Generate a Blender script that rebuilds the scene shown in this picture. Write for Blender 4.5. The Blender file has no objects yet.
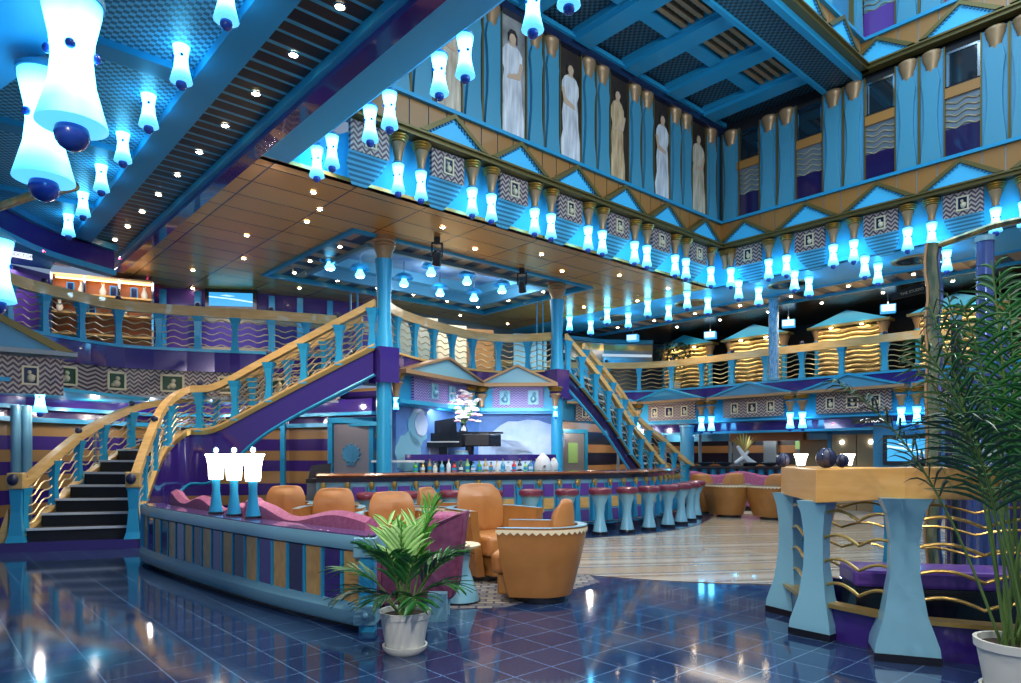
import bpy, bmesh, math, random
from mathutils import Vector, Matrix
R = random.Random(7)
PI = math.pi
TH = math.radians(41.5)          # the atrium's long side runs at this angle to the camera's right
S = bpy.context.scene
COL = S.collection
EYE, HOR, FPX, CX = 1.42, 455.0, 682.0, 510.5

# ------------------------------------------------------------------ camera, world, exposure, large lights
cam_d = bpy.data.cameras.new('camera'); cam = bpy.data.objects.new('camera', cam_d); COL.objects.link(cam)
cam.location = (0, 0, EYE); cam.rotation_euler = (PI / 2, 0, 0)
cam_d.sensor_width = 36.0; cam_d.lens = 36.0 * FPX / 1021.0
cam_d.shift_y = (HOR - 341.5) / 1021.0; cam_d.clip_start = 0.05; cam_d.clip_end = 200
S.camera = cam
W = bpy.data.worlds.new('world'); S.world = W; W.use_nodes = True
W.node_tree.nodes['Background'].inputs[0].default_value = (0.42, 0.58, 0.85, 1)
W.node_tree.nodes['Background'].inputs[1].default_value = 0.42
S.view_settings.view_transform = 'Standard'; S.view_settings.look = 'None'
S.view_settings.gamma = 1; S.view_settings.use_curve_mapping = False
S.view_settings.exposure = 0.25
S.cycles.use_denoising = True
S.cycles.max_bounces = 5; S.cycles.diffuse_bounces = 3; S.cycles.glossy_bounces = 3
S.cycles.transmission_bounces = 3; S.cycles.sample_clamp_indirect = 6.0
S.cycles.caustics_reflective = False; S.cycles.caustics_refractive = False

def uv(u, v, z=0.0):
    c, s = math.cos(TH), math.sin(TH)
    return Vector((u * c - v * s, u * s + v * c, z))
def at(px, Y, z=0.0):            # the place on the ray through column px, at depth Y and height z
    return Vector(((px - CX) / FPX * Y, Y, z))
def hz(py, Y): return EYE + (HOR - py) / FPX * Y

def area(name, loc, sx, sy, power, col, rot=(0, 0, 0)):
    d = bpy.data.lights.new(name, 'AREA'); d.shape = 'RECTANGLE'; d.size = sx; d.size_y = sy
    d.energy = power; d.color = col
    o = bpy.data.objects.new(name, d); COL.objects.link(o); o.location = loc; o.rotation_euler = rot
    return o
def spot(name, loc, power, col, ang=110, blend=.8, r=.06, rot=(0, 0, 0)):
    d = bpy.data.lights.new(name, 'SPOT'); d.energy = power; d.color = col; d.spot_size = math.radians(ang)
    d.spot_blend = blend; d.shadow_soft_size = r
    o = bpy.data.objects.new(name, d); COL.objects.link(o); o.location = loc; o.rotation_euler = rot
    return o
def point(name, loc, power, col, r=.12):
    d = bpy.data.lights.new(name, 'POINT'); d.energy = power; d.color = col; d.shadow_soft_size = r
    o = bpy.data.objects.new(name, d); COL.objects.link(o); o.location = loc
    return o
CY = (0.10, 0.55, 1.0); WARM = (1.0, 0.80, 0.58); NEU = (0.80, 0.90, 1.0)
# added area lights standing in for cold light down the open atrium well
area('well_fill', uv(9.5, 1.5, 11.5), 9, 7, 560, (0.55, 0.82, 1.0), (0, 0, TH))
area('well_wash_fill', uv(7.0, 1.5, 7.6), 6, 2.0, 300, (0.72, 0.88, 1.0), (math.radians(80), 0, TH + math.radians(-12)))
for u_, v_, e_ in ((2.9, -1.2, 170), (2.9, 1.6, 210), (2.9, 3.8, 200), (6.3, 1.5, 170), (5.6, 3.8, 120)): spot('foyer_fill', uv(u_, v_, 5.3), e_ * 1.25, (1.0, .93, .84), 130, r=.09)  # spots added near ceiling height to fill the foyer
for u_, v_, e_ in ((4.4, 7.6, 150), (4.0, 9.6, 150), (6.6, 9.2, 170), (8.8, 9.2, 150), (11.0, 9.2, 150), (14.2, 6.5, 150), (14.2, 4.0, 120)): spot('lounge_fill', uv(u_, v_, 5.3), e_, (1.0, .9, .76), 130, r=.07)  # added spots that fill the lounge from ceiling height

# lights added to brighten the galleries, the ground floor below and the stage
area('gallery_fill', at(150, 14.6, 5.3), 5.5, .8, 65, (.85, .85, 1.0), (0, 0, .25))
for px_, Y_, z_, e_ in ((40, 12.0, 2.3, 22), (95, 13.4, 2.3, 26), (150, 14.4, 2.3, 26), (215, 14.8, 2.3, 26), (270, 14.6, 2.3, 26), (325, 14.2, 2.5, 26), (362, 13.9, 2.5, 22)): point('under_gallery_fill', at(px_, Y_, z_), e_ * .6, (1.0, .9, .8), .04)
area('right_gallery_fill', uv(18.4, 8.0, 5.3), .8, 9, 70, (1, .85, .65), (0, 0, TH))
for v_ in (4.0, 5.8, 7.6, 9.4, 11.2): point('right_lounge_fill', uv(19.3, v_, 2.2), 34, (1, .88, .74), .04)
for px_, Y_ in ((590, 17.8), (640, 20.0), (672, 21.2)): point('right_lounge_fill', at(px_, Y_, 2.2), 26, (1, .88, .74), .04)
for u_, v_, e_ in ((.6, .4, 260), (-1.6, 2.6, 240), (1.2, -1.6, 160)): spot('entrance_fill', uv(u_, v_, 5.25), e_, (1, .93, .82), 140, r=.08)  # spots added above the entrance to light the partition front
def flood(name, loc, to, power, col, ang):
    o = spot(name, loc, power, col, ang, .6, .12); o.rotation_euler = (Vector(to) - Vector(loc)).to_track_quat('-Z', 'Y').to_euler(); return o
flood('foyer_flood_fill', (-.8, -3.0, 4.6), (-2.6, 7.0, .4), 900, (1, .92, .82), 60)  # floods added behind the camera, aimed at partition and counter
flood('foyer_flood_fill', (.6, -3.0, 4.6), (3.0, 5.0, .6), 420, (1, .94, .86), 55)
for u_, v_ in ((7.4, 12.4), (9.2, 13.1), (10.8, 12.6)): point('recess_fill', uv(u_, v_, 5.50), 16, (.45, .75, 1.0), .08)  # points added among the flower lamps to lift the dark recess
area('stage_fill', at(478, 14.4, 2.45), 2.6, .5, 60, (.75, .85, 1.0), (math.radians(35), 0, 0))  # added below the stage fascia to brighten the mural
area('balcony_fill', at(480, 17.2, 5.3), 4.0, 1.0, 90, (1, .88, .75), (0, 0, 0))  # area light added over the balcony to brighten it

# ------------------------------------------------------------------ materials
MATS = {}
def _new(name):
    m = bpy.data.materials.new(name); m.use_nodes = True
    nt = m.node_tree; b = nt.nodes['Principled BSDF']
    return m, nt, b
def mat(name, col, rough=.4, metal=0.0, emis=None, es=0.0, coat=0.0, spec=.5):
    m, nt, b = _new(name)
    b.inputs['Base Color'].default_value = (*col, 1); b.inputs['Roughness'].default_value = rough
    b.inputs['Metallic'].default_value = metal; b.inputs['Coat Weight'].default_value = coat
    b.inputs['Specular IOR Level'].default_value = spec
    if emis: b.inputs['Emission Color'].default_value = (*emis, 1); b.inputs['Emission Strength'].default_value = es
    MATS[name] = m; return m
def N(nt, t, **kw):
    n = nt.nodes.new(t)
    for k, v in kw.items(): setattr(n, k, v)
    return n
def coords(nt, scale=(1, 1, 1), rot=(0, 0, 0), loc=(0, 0, 0)):
    tc = N(nt, 'ShaderNodeTexCoord'); mp = N(nt, 'ShaderNodeMapping')
    mp.inputs['Scale'].default_value = scale; mp.inputs['Rotation'].default_value = rot; mp.inputs['Location'].default_value = loc
    nt.links.new(tc.outputs['Object'], mp.inputs['Vector']); return mp.outputs['Vector']
def ramp(nt, stops, interp='LINEAR'):
    r = N(nt, 'ShaderNodeValToRGB'); r.color_ramp.interpolation = interp
    e = r.color_ramp.elements
    while len(e) > 1: e.remove(e[-1])
    e[0].position = stops[0][0]; e[0].color = (*stops[0][1], 1)
    for p, c in stops[1:]:
        x = e.new(p); x.color = (*c, 1)
    return r
def noisy(name, c1, c2, scale=6, stretch=(1, 1, 1), rough=.4, metal=0, coat=0, detail=4):
    m, nt, b = _new(name); v = coords(nt, stretch)
    n = N(nt, 'ShaderNodeTexNoise'); n.inputs['Scale'].default_value = scale; n.inputs['Detail'].default_value = detail
    nt.links.new(v, n.inputs['Vector']); r = ramp(nt, [(.3, c1), (.7, c2)])
    nt.links.new(n.outputs['Fac'], r.inputs['Fac']); nt.links.new(r.outputs['Color'], b.inputs['Base Color'])
    b.inputs['Roughness'].default_value = rough; b.inputs['Metallic'].default_value = metal; b.inputs['Coat Weight'].default_value = coat
    MATS[name] = m; return m
def checker(name, c1, c2, scale, stretch=(1, 1, 1), rot=(0, 0, 0), rough=.4, metal=0):
    m, nt, b = _new(name); v = coords(nt, stretch, rot)
    n = N(nt, 'ShaderNodeTexChecker'); n.inputs['Scale'].default_value = scale
    n.inputs['Color1'].default_value = (*c1, 1); n.inputs['Color2'].default_value = (*c2, 1)
    nt.links.new(v, n.inputs['Vector']); nt.links.new(n.outputs['Color'], b.inputs['Base Color'])
    b.inputs['Roughness'].default_value = rough; b.inputs['Metallic'].default_value = metal
    MATS[name] = m; return m
def bands(name, axis, period, stops, rough=.35, metal=0, wob=0, coat=0):
    """colour bands along one axis, repeating"""
    m, nt, b = _new(name); tc = N(nt, 'ShaderNodeTexCoord'); sx = N(nt, 'ShaderNodeSeparateXYZ')
    nt.links.new(tc.outputs['Object'], sx.inputs[0])
    d = N(nt, 'ShaderNodeMath', operation='DIVIDE'); d.inputs[1].default_value = period
    nt.links.new(sx.outputs[axis], d.inputs[0]); f = N(nt, 'ShaderNodeMath', operation='FRACT')
    nt.links.new(d.outputs[0], f.inputs[0]); r = ramp(nt, stops, 'CONSTANT')
    nt.links.new(f.outputs[0], r.inputs['Fac']); nt.links.new(r.outputs['Color'], b.inputs['Base Color'])
    b.inputs['Roughness'].default_value = rough; b.inputs['Metallic'].default_value = metal; b.inputs['Coat Weight'].default_value = coat
    MATS[name] = m; return m
def zigzag(name, c1, c2, per=.13, rough=.4):
    """woven zigzag: bands in z shifted by a triangle wave of x+y"""
    m, nt, b = _new(name); tc = N(nt, 'ShaderNodeTexCoord'); sx = N(nt, 'ShaderNodeSeparateXYZ')
    nt.links.new(tc.outputs['Object'], sx.inputs[0])
    a = N(nt, 'ShaderNodeMath', operation='PINGPONG'); a.inputs[1].default_value = per * .5
    nt.links.new(sx.outputs[0], a.inputs[0])
    s = N(nt, 'ShaderNodeMath', operation='ADD'); nt.links.new(a.outputs[0], s.inputs[0]); nt.links.new(sx.outputs[2], s.inputs[1])
    d = N(nt, 'ShaderNodeMath', operation='DIVIDE'); d.inputs[1].default_value = per * .62; nt.links.new(s.outputs[0], d.inputs[0])
    f = N(nt, 'ShaderNodeMath', operation='FRACT'); nt.links.new(d.outputs[0], f.inputs[0])
    r = ramp(nt, [(0, c1), (.5, c2)], 'CONSTANT'); nt.links.new(f.outputs[0], r.inputs['Fac'])
    nt.links.new(r.outputs['Color'], b.inputs['Base Color']); b.inputs['Roughness'].default_value = rough
    MATS[name] = m; return m
def tiles(name, w, h, c1, c2, cm, mortar, loc=(0, 0, 0), rough=.1, metal=0, offset=0.0, speck=0, coat=0, spec=.5):
    m, nt, b = _new(name); v = coords(nt, (1, 1, 1), (0, 0, 0), loc)
    n = N(nt, 'ShaderNodeTexBrick'); n.offset = offset; n.squash = 1
    n.inputs['Scale'].default_value = 1; n.inputs['Brick Width'].default_value = w; n.inputs['Row Height'].default_value = h
    n.inputs['Mortar Size'].default_value = mortar; n.inputs['Mortar Smooth'].default_value = .1
    n.inputs['Color1'].default_value = (*c1, 1); n.inputs['Color2'].default_value = (*c2, 1); n.inputs['Mortar'].default_value = (*cm, 1)
    nt.links.new(v, n.inputs['Vector']); out = n.outputs['Color']
    if speck:
        g = N(nt, 'ShaderNodeTexNoise'); g.inputs['Scale'].default_value = 95; g.inputs['Detail'].default_value = 3
        nt.links.new(v, g.inputs['Vector']); r = ramp(nt, [(.38, (.3, .3, .3)), (.62, (1.7, 1.7, 1.7))])
        nt.links.new(g.outputs['Fac'], r.inputs['Fac'])
        mx = N(nt, 'ShaderNodeMix', data_type='RGBA', blend_type='MULTIPLY'); mx.inputs['Factor'].default_value = speck
        nt.links.new(out, mx.inputs['A']); nt.links.new(r.outputs['Color'], mx.inputs['B']); out = mx.outputs['Result']
    nt.links.new(out, b.inputs['Base Color'])
    b.inputs['Roughness'].default_value = rough; b.inputs['Metallic'].default_value = metal
    b.inputs['Coat Weight'].default_value = coat; b.inputs['Specular IOR Level'].default_value = spec
    MATS[name] = m; return m

mat('cyan', (.025, .34, .60), .32, .1)
mat('cyan_light', (.075, .31, .50), .35)
mat('shaft_blue', (.07, .30, .44), .4)
mat('pale_strip', (.30, .34, .36), .35, .3)
mat('cyan_deep', (.03, .20, .38), .4)
mat('sky_blue', (.07, .54, .90), .45)
mat('powder', (.20, .45, .58), .28, .05, coat=.3)
mat('steel_blue', (.17, .38, .50), .3, .2, coat=.3)
mat('purple', (.045, .02, .20), .12, .1, coat=.8)
mat('purple_dark', (.018, .010, .07), .12, coat=.6)
mat('violet', (.13, .05, .30), .3, coat=.3)
mat('purple_gloss', (.11, .07, .22), .15, coat=.6)
mat('navy', (.012, .02, .06), .2, coat=.4)
mat('black', (.008, .008, .012), .25, coat=.4)
mat('soft_black', (.012, .012, .016), .6)
mat('olive_gold', (.17, .13, .04), .35, .4)
mat('bronze', (.40, .24, .12), .38, .3)
mat('gold', (.62, .40, .12), .28, .8)
mat('rod', (.60, .50, .30), .3, .6)
mat('brown_panel', (.40, .18, .045), .35, coat=.2)
mat('ball_blue', (.02, .07, .42), .25, coat=.4)
mat('ball_dark', (.015, .022, .07), .45, coat=.1)
mat('burgundy', (.16, .02, .045), .3, coat=.4)
mat('cream', (.72, .62, .42), .45)
mat('white', (.75, .76, .78), .4)
mat('skin_paint', (.62, .42, .28), .6)
mat('hair_paint', (.03, .02, .015), .6)
mat('chrome', (.55, .6, .65), .12, 1)
mat('glass_dark', (.01, .02, .03), .06, coat=1)
mat('pot', (.50, .54, .48), .5)
mat('pot_white', (.62, .64, .60), .45)
mat('soil', (.03, .02, .012), .9)
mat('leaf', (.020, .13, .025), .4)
mat('leaf_bright', (.09, .38, .04), .45)  # brighter leaf green
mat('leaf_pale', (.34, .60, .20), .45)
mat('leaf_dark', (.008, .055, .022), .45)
mat('stemgreen', (.09, .17, .04), .5)
mat('petal_white', (.8, .76, .8), .6)
mat('petal_pink', (.7, .35, .45), .6)
mat('petal_red', (.6, .03, .03), .5)
mat('grey_panel', (.20, .24, .28), .35, .4)
mat('beige_door', (.36, .24, .12), .4)
mat('silver_door', (.42, .40, .42), .3, .5)
mat('orange_wall', (.45, .16, .05), .5)
mat('red', (.4, .02, .03), .4)
mat('slate_tube', (.10, .16, .42), .15, .6, coat=.5)
# things that give off light
mat('lamp_glass', (.3, .7, 1), .5, emis=(.10, .55, 1.0), es=1.1)
mat('lamp_core', (.3, .6, .8), .5, emis=(.105, .60, 1.0), es=9.5)
mat('table_shade', (1, .95, .85), .5, emis=(1, .90, .74), es=7)
mat('spot_glow', (1, .9, .7), .5, emis=(1, .80, .52), es=40)
mat('spot_white', (1, 1, 1), .5, emis=(.75, .9, 1), es=14)
mat('flower_glow', (.3, .8, 1), .5, emis=(.12, .6, 1), es=4)
mat('screen_blue', (.02, .1, .2), .3, emis=(.05, .42, .85), es=.9)
mat('screen_white', (.5, .7, .8), .3, emis=(.5, .78, .95), es=1.0)
mat('red_glow', (1, .1, .2), .4, emis=(1, .1, .25), es=8)
mat('sign_glow', (1, 1, 1), .4, emis=(.85, .9, 1), es=1.1)
mat('display_glow', (.8, .5, .2), .4, emis=(1, .6, .25), es=5)
mat('hood_glow', (.8, .8, .8), .3, emis=(.6, .75, .9), es=.5)

tiles('granite', .33, .33, (.012, .028, .085), (.017, .036, .10), (.09, .18, .31), .0040, (-.27, -.276, 0), rough=.08, speck=1.0, spec=.7, coat=.1)
tiles('gold_ceiling', 1.25, .62, (.78, .38, .08), (.88, .46, .12), (.05, .03, .015), .012, rough=.27, metal=.35, spec=.8)
tiles('dark_ceiling', 1.25, .62, (.06, .045, .035), (.08, .055, .04), (.01, .01, .01), .01, rough=.25, metal=.5)
tiles('carpet_check', .16, .10, (.30, .27, .22), (.10, .10, .13), (.05, .05, .08), .012, rough=.9, offset=.5)
checker('perforated', (.02, .18, .30), (.14, .60, .86), 1 / .05)
checker('perforated_dark', (.006, .012, .018), (.05, .13, .19), 1 / .06)
checker('weave', (.02, .05, .07), (.30, .27, .20), 1 / .06, (1, 1, .6), (0, .78, 0))
zigzag('zigzag', (.44, .37, .32), (.06, .025, .06))
zigzag('zigzag_violet', (.34, .32, .55), (.10, .04, .28), .09)
bands('louvre', 2, .055, [(0, (.10, .42, .60)), (.5, (.02, .16, .26))], rough=.35)
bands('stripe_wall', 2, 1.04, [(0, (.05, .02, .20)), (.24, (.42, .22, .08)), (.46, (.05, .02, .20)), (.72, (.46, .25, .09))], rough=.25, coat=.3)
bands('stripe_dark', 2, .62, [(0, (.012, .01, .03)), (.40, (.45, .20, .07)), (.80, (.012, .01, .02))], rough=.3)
bands('slats_ceiling', 1, .42, [(0, (.009, .009, .013)), (.42, (.05, .36, .56)), (.55, (.03, .022, .016)), (.9, (.05, .36, .56))], rough=.3)
bands('slats_bronze', 0, .52, [(0, (.012, .012, .04)), (.5, (.55, .34, .18))], rough=.3)
bands('slats_bronze_y', 1, .52, [(0, (.012, .012, .04)), (.5, (.55, .34, .18))], rough=.3)
bands('sofa_rib', 0, .06, [(0, (.34, .07, .17)), (.8, (.25, .045, .12))], rough=.7)
noisy('magenta', (.28, .06, .15), (.42, .12, .24), 30, rough=.75)
noisy('plum', (.14, .03, .08), (.22, .06, .13), 16, rough=.6)
noisy('wood_rail', (.60, .36, .11), (.76, .50, .20), 3, (1, 1, 6), rough=.35, coat=.3)
noisy('wood_orange', (.66, .34, .08), (.78, .44, .14), 2.5, (1, 1, 7), rough=.32, coat=.35)
noisy('wood_burl', (.42, .22, .06), (.62, .36, .12), 14, (1, 1, .6), rough=.35, coat=.3)
noisy('bar_wood', (.16, .05, .02), (.26, .09, .035), 8, rough=.2, coat=.6)
noisy('leather', (.31, .13, .03), (.39, .17, .045), 5, rough=.38)
noisy('leather_red', (.36, .14, .035), (.44, .18, .05), 5, rough=.42)
noisy('robe_paint', (.40, .30, .20), (.78, .66, .50), 3, (5, 1, .7), rough=.6)
noisy('robe_white', (.42, .42, .46), (.85, .85, .86), 3, (5, 1, .7), rough=.6)
noisy('robe_gold', (.36, .20, .08), (.80, .58, .34), 3, (5, 1, .7), rough=.6)
noisy('robe_grey', (.08, .08, .09), (.42, .42, .40), 2.5, rough=.6)
noisy('dark_paint', (.006, .004, .004), (.05, .03, .02), 3, rough=.6)
noisy('mural', (.03, .11, .40), (.16, .34, .68), 1.1, rough=.5, detail=6)
noisy('sky_mural', (.10, .20, .42), (.60, .62, .66), 1.6, rough=.5, detail=5)
noisy('cloud_white', (.42, .56, .80), (.66, .74, .88), 3, rough=.6)
noisy('art_glass', (.02, .12, .10), (.50, .42, .20), 5, (3, 3, .6), rough=.1, metal=.6, coat=.6)
noisy('mosaic', (.03, .25, .50), (.45, .62, .78), 9, (3, 3, 1), rough=.25)
noisy('gold_slat', (.72, .50, .18), (.85, .64, .28), 4, rough=.45, metal=.05)
m, nt, b = _new('dance_wood'); v = coords(nt, (1, 1, 1), (0, 0, .55))
w = N(nt, 'ShaderNodeTexWave', wave_type='BANDS', bands_direction='Y'); w.inputs['Scale'].default_value = .22
w.inputs['Distortion'].default_value = 8; w.inputs['Detail'].default_value = .4; w.inputs['Detail Scale'].default_value = .3
nt.links.new(v, w.inputs['Vector'])
r = ramp(nt, [(0, (.50, .44, .36)), (.30, (.28, .20, .13)), (.50, (.55, .50, .43)), (.66, (.20, .18, .17)), (.80, (.42, .33, .23))])
nt.links.new(w.outputs['Fac'], r.inputs['Fac']); nt.links.new(r.outputs['Color'], b.inputs['Base Color'])
b.inputs['Roughness'].default_value = .22; b.inputs['Coat Weight'].default_value = .4; MATS['dance_wood'] = m

# the lamps' opal glass: a waist bulb's fall-off painted into the emission, flared ends weaker and bluer
m = MATS['lamp_core']; nt = m.node_tree; b = nt.nodes['Principled BSDF']
tc = N(nt, 'ShaderNodeTexCoord'); sx = N(nt, 'ShaderNodeSeparateXYZ'); nt.links.new(tc.outputs['Object'], sx.inputs[0])
mr_ = N(nt, 'ShaderNodeMapRange'); mr_.inputs['From Min'].default_value = -.40; mr_.inputs['From Max'].default_value = 0
nt.links.new(sx.outputs[2], mr_.inputs['Value'])
r = ramp(nt, [(0, (.012, .09, .16)), (.12, (.03, .17, .28)), (.30, (.105, .60, 1)), (.78, (.105, .60, 1)), (.93, (.03, .17, .28)), (1, (.012, .09, .16))])
nt.links.new(mr_.outputs[0], r.inputs['Fac']); nt.links.new(r.outputs['Color'], b.inputs['Emission Color'])

# ------------------------------------------------------------------ mesh helpers
class MB:
    def __init__(s): s.v = []; s.f = []; s.M = None; s.mi = []; s.cur = 0
    def add(s, vs, fs, M=None):
        n = len(s.v)
        for p in vs:
            p = Vector(p)
            if M: p = M @ p
            if s.M: p = s.M @ p
            s.v.append(p)
        for f in fs: s.f.append([i + n for i in f]); s.mi.append(s.cur)
        return s
    def box(s, x0, x1, y0, y1, z0, z1, M=None):
        return s.add([(x0, y0, z0), (x1, y0, z0), (x1, y1, z0), (x0, y1, z0), (x0, y0, z1), (x1, y0, z1), (x1, y1, z1), (x0, y1, z1)],
                     [(0, 3, 2, 1), (4, 5, 6, 7), (0, 1, 5, 4), (1, 2, 6, 5), (2, 3, 7, 6), (3, 0, 4, 7)], M)
    def prism_z(s, poly, z0, z1, M=None):
        n = len(poly); vs = [(p[0], p[1], z0) for p in poly] + [(p[0], p[1], z1) for p in poly]
        a = sum(poly[i][0] * poly[(i + 1) % n][1] - poly[(i + 1) % n][0] * poly[i][1] for i in range(n))
        fs = [tuple(reversed(range(n))), tuple(range(n, 2 * n))] + [(i, (i + 1) % n, (i + 1) % n + n, i + n) for i in range(n)]
        if a < 0: fs = [tuple(reversed(f)) for f in fs]
        return s.add(vs, fs, M)
    def prism_y(s, poly, y0, y1, M=None):       # poly in (x, z), thickness along y
        n = len(poly); vs = [(p[0], y0, p[1]) for p in poly] + [(p[0], y1, p[1]) for p in poly]
        a = sum(poly[i][0] * poly[(i + 1) % n][1] - poly[(i + 1) % n][0] * poly[i][1] for i in range(n))
        fs = [tuple(range(n)), tuple(reversed(range(n, 2 * n)))] + [(i + n, (i + 1) % n + n, (i + 1) % n, i) for i in range(n)]
        if a < 0: fs = [tuple(reversed(f)) for f in fs]
        return s.add(vs, fs, M)
    def lathe(s, prof, seg=20, c=(0, 0, 0), M=None, caps=True, sy=1.0):
        vs = []; fs = []; n = len(prof)
        for r, z in prof:
            for k in range(seg):
                a = 2 * PI * k / seg; vs.append((c[0] + r * math.cos(a), c[1] + r * sy * math.sin(a), c[2] + z))
        for i in range(n - 1):
            for k in range(seg):
                k2 = (k + 1) % seg; fs.append((i * seg + k, i * seg + k2, (i + 1) * seg + k2, (i + 1) * seg + k))
        if caps:
            fs.append(tuple(reversed(range(seg)))); fs.append(tuple(range((n - 1) * seg, n * seg)))
        return s.add(vs, fs, M)
    def ball(s, c, r, seg=14, rings=8, sz=1.0, M=None):
        prof = [(max(r * math.sin(PI * i / rings), 1e-4), -r * sz * math.cos(PI * i / rings)) for i in range(rings + 1)]
        return s.lathe(prof, seg, c, M)
    def tube(s, pts, r, seg=6, M=None, flat=1.0, caps=True):
        pts = [Vector(p) for p in pts]; vs = []; fs = []; n = len(pts)
        for i, p in enumerate(pts):
            t = (pts[min(i + 1, n - 1)] - pts[max(i - 1, 0)])
            t = t.normalized() if t.length > 1e-9 else Vector((0, 0, 1))
            ref = Vector((0, 0, 1)) if abs(t.z) < .95 else Vector((1, 0, 0))
            a = t.cross(ref).normalized(); b = a.cross(t).normalized(); rr = r[i] if isinstance(r, (list, tuple)) else r
            for k in range(seg):
                q = 2 * PI * k / seg; vs.append(p + a * (rr * math.cos(q)) + b * (rr * flat * math.sin(q)))
        for i in range(n - 1):
            for k in range(seg):
                k2 = (k + 1) % seg; fs.append((i * seg + k, (i + 1) * seg + k, (i + 1) * seg + k2, i * seg + k2))
        if caps: fs.append(tuple(range(seg))); fs.append(tuple(reversed(range((n - 1) * seg, n * seg))))
        return s.add(vs, fs, M)
    def sweep(s, pts, sec, M=None, closed=False):
        """closed section (across, up) carried along a path of points; across is to the path's right in plan"""
        pts = [Vector(p) for p in pts]; vs = []; fs = []; n = len(pts); m = len(sec)
        for i, p in enumerate(pts):
            t0 = (p - pts[i - 1]) if i > 0 else (pts[1] - p); t1 = (pts[i + 1] - p) if i < n - 1 else t0
            t0 = Vector((t0.x, t0.y, 0)).normalized(); t1 = Vector((t1.x, t1.y, 0)).normalized()
            t = (t0 + t1).normalized(); k = 1 / max(.5, t.dot(t0)); nrm = Vector((t.y, -t.x, 0)) * k
            for a, b in sec: vs.append(p + nrm * a + Vector((0, 0, b)))
        for i in range(n - 1):
            for k in range(m):
                k2 = (k + 1) % m; fs.append((i * m + k, i * m + k2, (i + 1) * m + k2, (i + 1) * m + k))
        fs.append(tuple(reversed(range(m)))); fs.append(tuple(range((n - 1) * m, n * m)))
        return s.add(vs, fs, M)
def rect(w, z0, z1, off=0): return [(off - w / 2, z0), (off + w / 2, z0), (off + w / 2, z1), (off - w / 2, z1)]

def mk(name, mb, m, parent=None, smooth=True, loc=(0, 0, 0), rz=0.0, bevel=0, label=None, fix=False):
    me = bpy.data.meshes.new(name); me.from_pydata([tuple(p) for p in mb.v], [], mb.f); me.update()
    ms = m if isinstance(m, (list, tuple)) else [m]
    for x in ms: me.materials.append(MATS[x])
    if len(ms) > 1:
        for p, i in zip(me.polygons, mb.mi): p.material_index = i
    bm = bmesh.new(); bm.from_mesh(me); bmesh.ops.recalc_face_normals(bm, faces=bm.faces); bm.to_mesh(me); bm.free()
    if smooth:
        me.polygons.foreach_set('use_smooth', [True] * len(me.polygons)); me.set_sharp_from_angle(angle=math.radians(38))
    o = bpy.data.objects.new(name, me); COL.objects.link(o)
    o.location = loc; o.rotation_euler = (0, 0, rz)
    if parent: o.parent = parent
    if bevel:
        b = o.modifiers.new('soft', 'BEVEL'); b.width = bevel; b.segments = 2; b.limit_method = 'ANGLE'
    if label: o['label'] = label
    return o
def root(name, label, cat, loc=(0, 0, 0), rz=0.0, group=None):
    o = bpy.data.objects.new(name, None); COL.objects.link(o); o.location = loc; o.rotation_euler = (0, 0, rz)
    o.empty_display_size = .1; o['label'] = label; o['category'] = cat
    if group: o['group'] = group
    return o
def tag(o, label, cat, group=None):
    o['label'] = label; o['category'] = cat
    if group: o['group'] = group
    return o
def struct(name, mb, m, smooth=False, loc=(0, 0, 0), rz=0.0, label=None):
    o = mk(name, mb, m, None, smooth, loc, rz); o['kind'] = 'structure'
    if label: o['label'] = label
    return o
KIDS = {}
def kids(o): return [c for c in o.children]
def dup(src, loc, rz, label, tree=None, scale=None):
    r = src.copy(); COL.objects.link(r); r.location = loc; r.rotation_euler = (0, 0, rz); r['label'] = label
    if scale: r.scale = scale
    for ch, subs in (tree or tree_of(src)):
        c = ch.copy(); COL.objects.link(c); c.parent = r
        for g in subs:
            d = g.copy(); COL.objects.link(d); d.parent = c
    return r
def tree_of(src):
    if src.name not in KIDS: KIDS[src.name] = [(c, list(c.children)) for c in src.children]
    return KIDS[src.name]
def poly_at(pts, d):                 # point at distance d along a polyline, with unit direction
    for i in range(len(pts) - 1):
        a, b = Vector(pts[i]), Vector(pts[i + 1]); L = (b - a).length
        if d <= L or i == len(pts) - 2: return a + (b - a) * (d / L if L else 0), (b - a).normalized()
        d -= L
def plen(pts): return sum((Vector(pts[i + 1]) - Vector(pts[i])).length for i in range(len(pts) - 1))
def smoothp(pts, n=6):               # Catmull-Rom
    P = [Vector(p) for p in pts]; out = []
    for i in range(len(P) - 1):
        p0 = P[max(i - 1, 0)]; p1 = P[i]; p2 = P[i + 1]; p3 = P[min(i + 2, len(P) - 1)]
        for k in range(n):
            t = k / n
            out.append(.5 * ((2 * p1) + (p2 - p0) * t + (2 * p0 - 5 * p1 + 4 * p2 - p3) * t * t + (3 * p1 - p0 - 3 * p2 + p3) * t ** 3))
    out.append(P[-1]); return out
def offset(pts, d):                  # to the path's right in plan
    out = []; n = len(pts)
    for i, p in enumerate(pts):
        t = Vector(pts[min(i + 1, n - 1)]) - Vector(pts[max(i - 1, 0)]); t = Vector((t.x, t.y, 0)).normalized()
        out.append(Vector(p) + Vector((t.y, -t.x, 0)) * d)
    return out
ORD = ['first', 'second', 'third', 'fourth', 'fifth', 'sixth', 'seventh', 'eighth', 'ninth', 'tenth', 'eleventh', 'twelfth',
       'thirteenth', 'fourteenth', 'fifteenth', 'sixteenth', 'seventeenth', 'eighteenth', 'nineteenth', 'twentieth', 'twenty-first', 'twenty-second', 'twenty-third', 'twenty-fourth']

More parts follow.
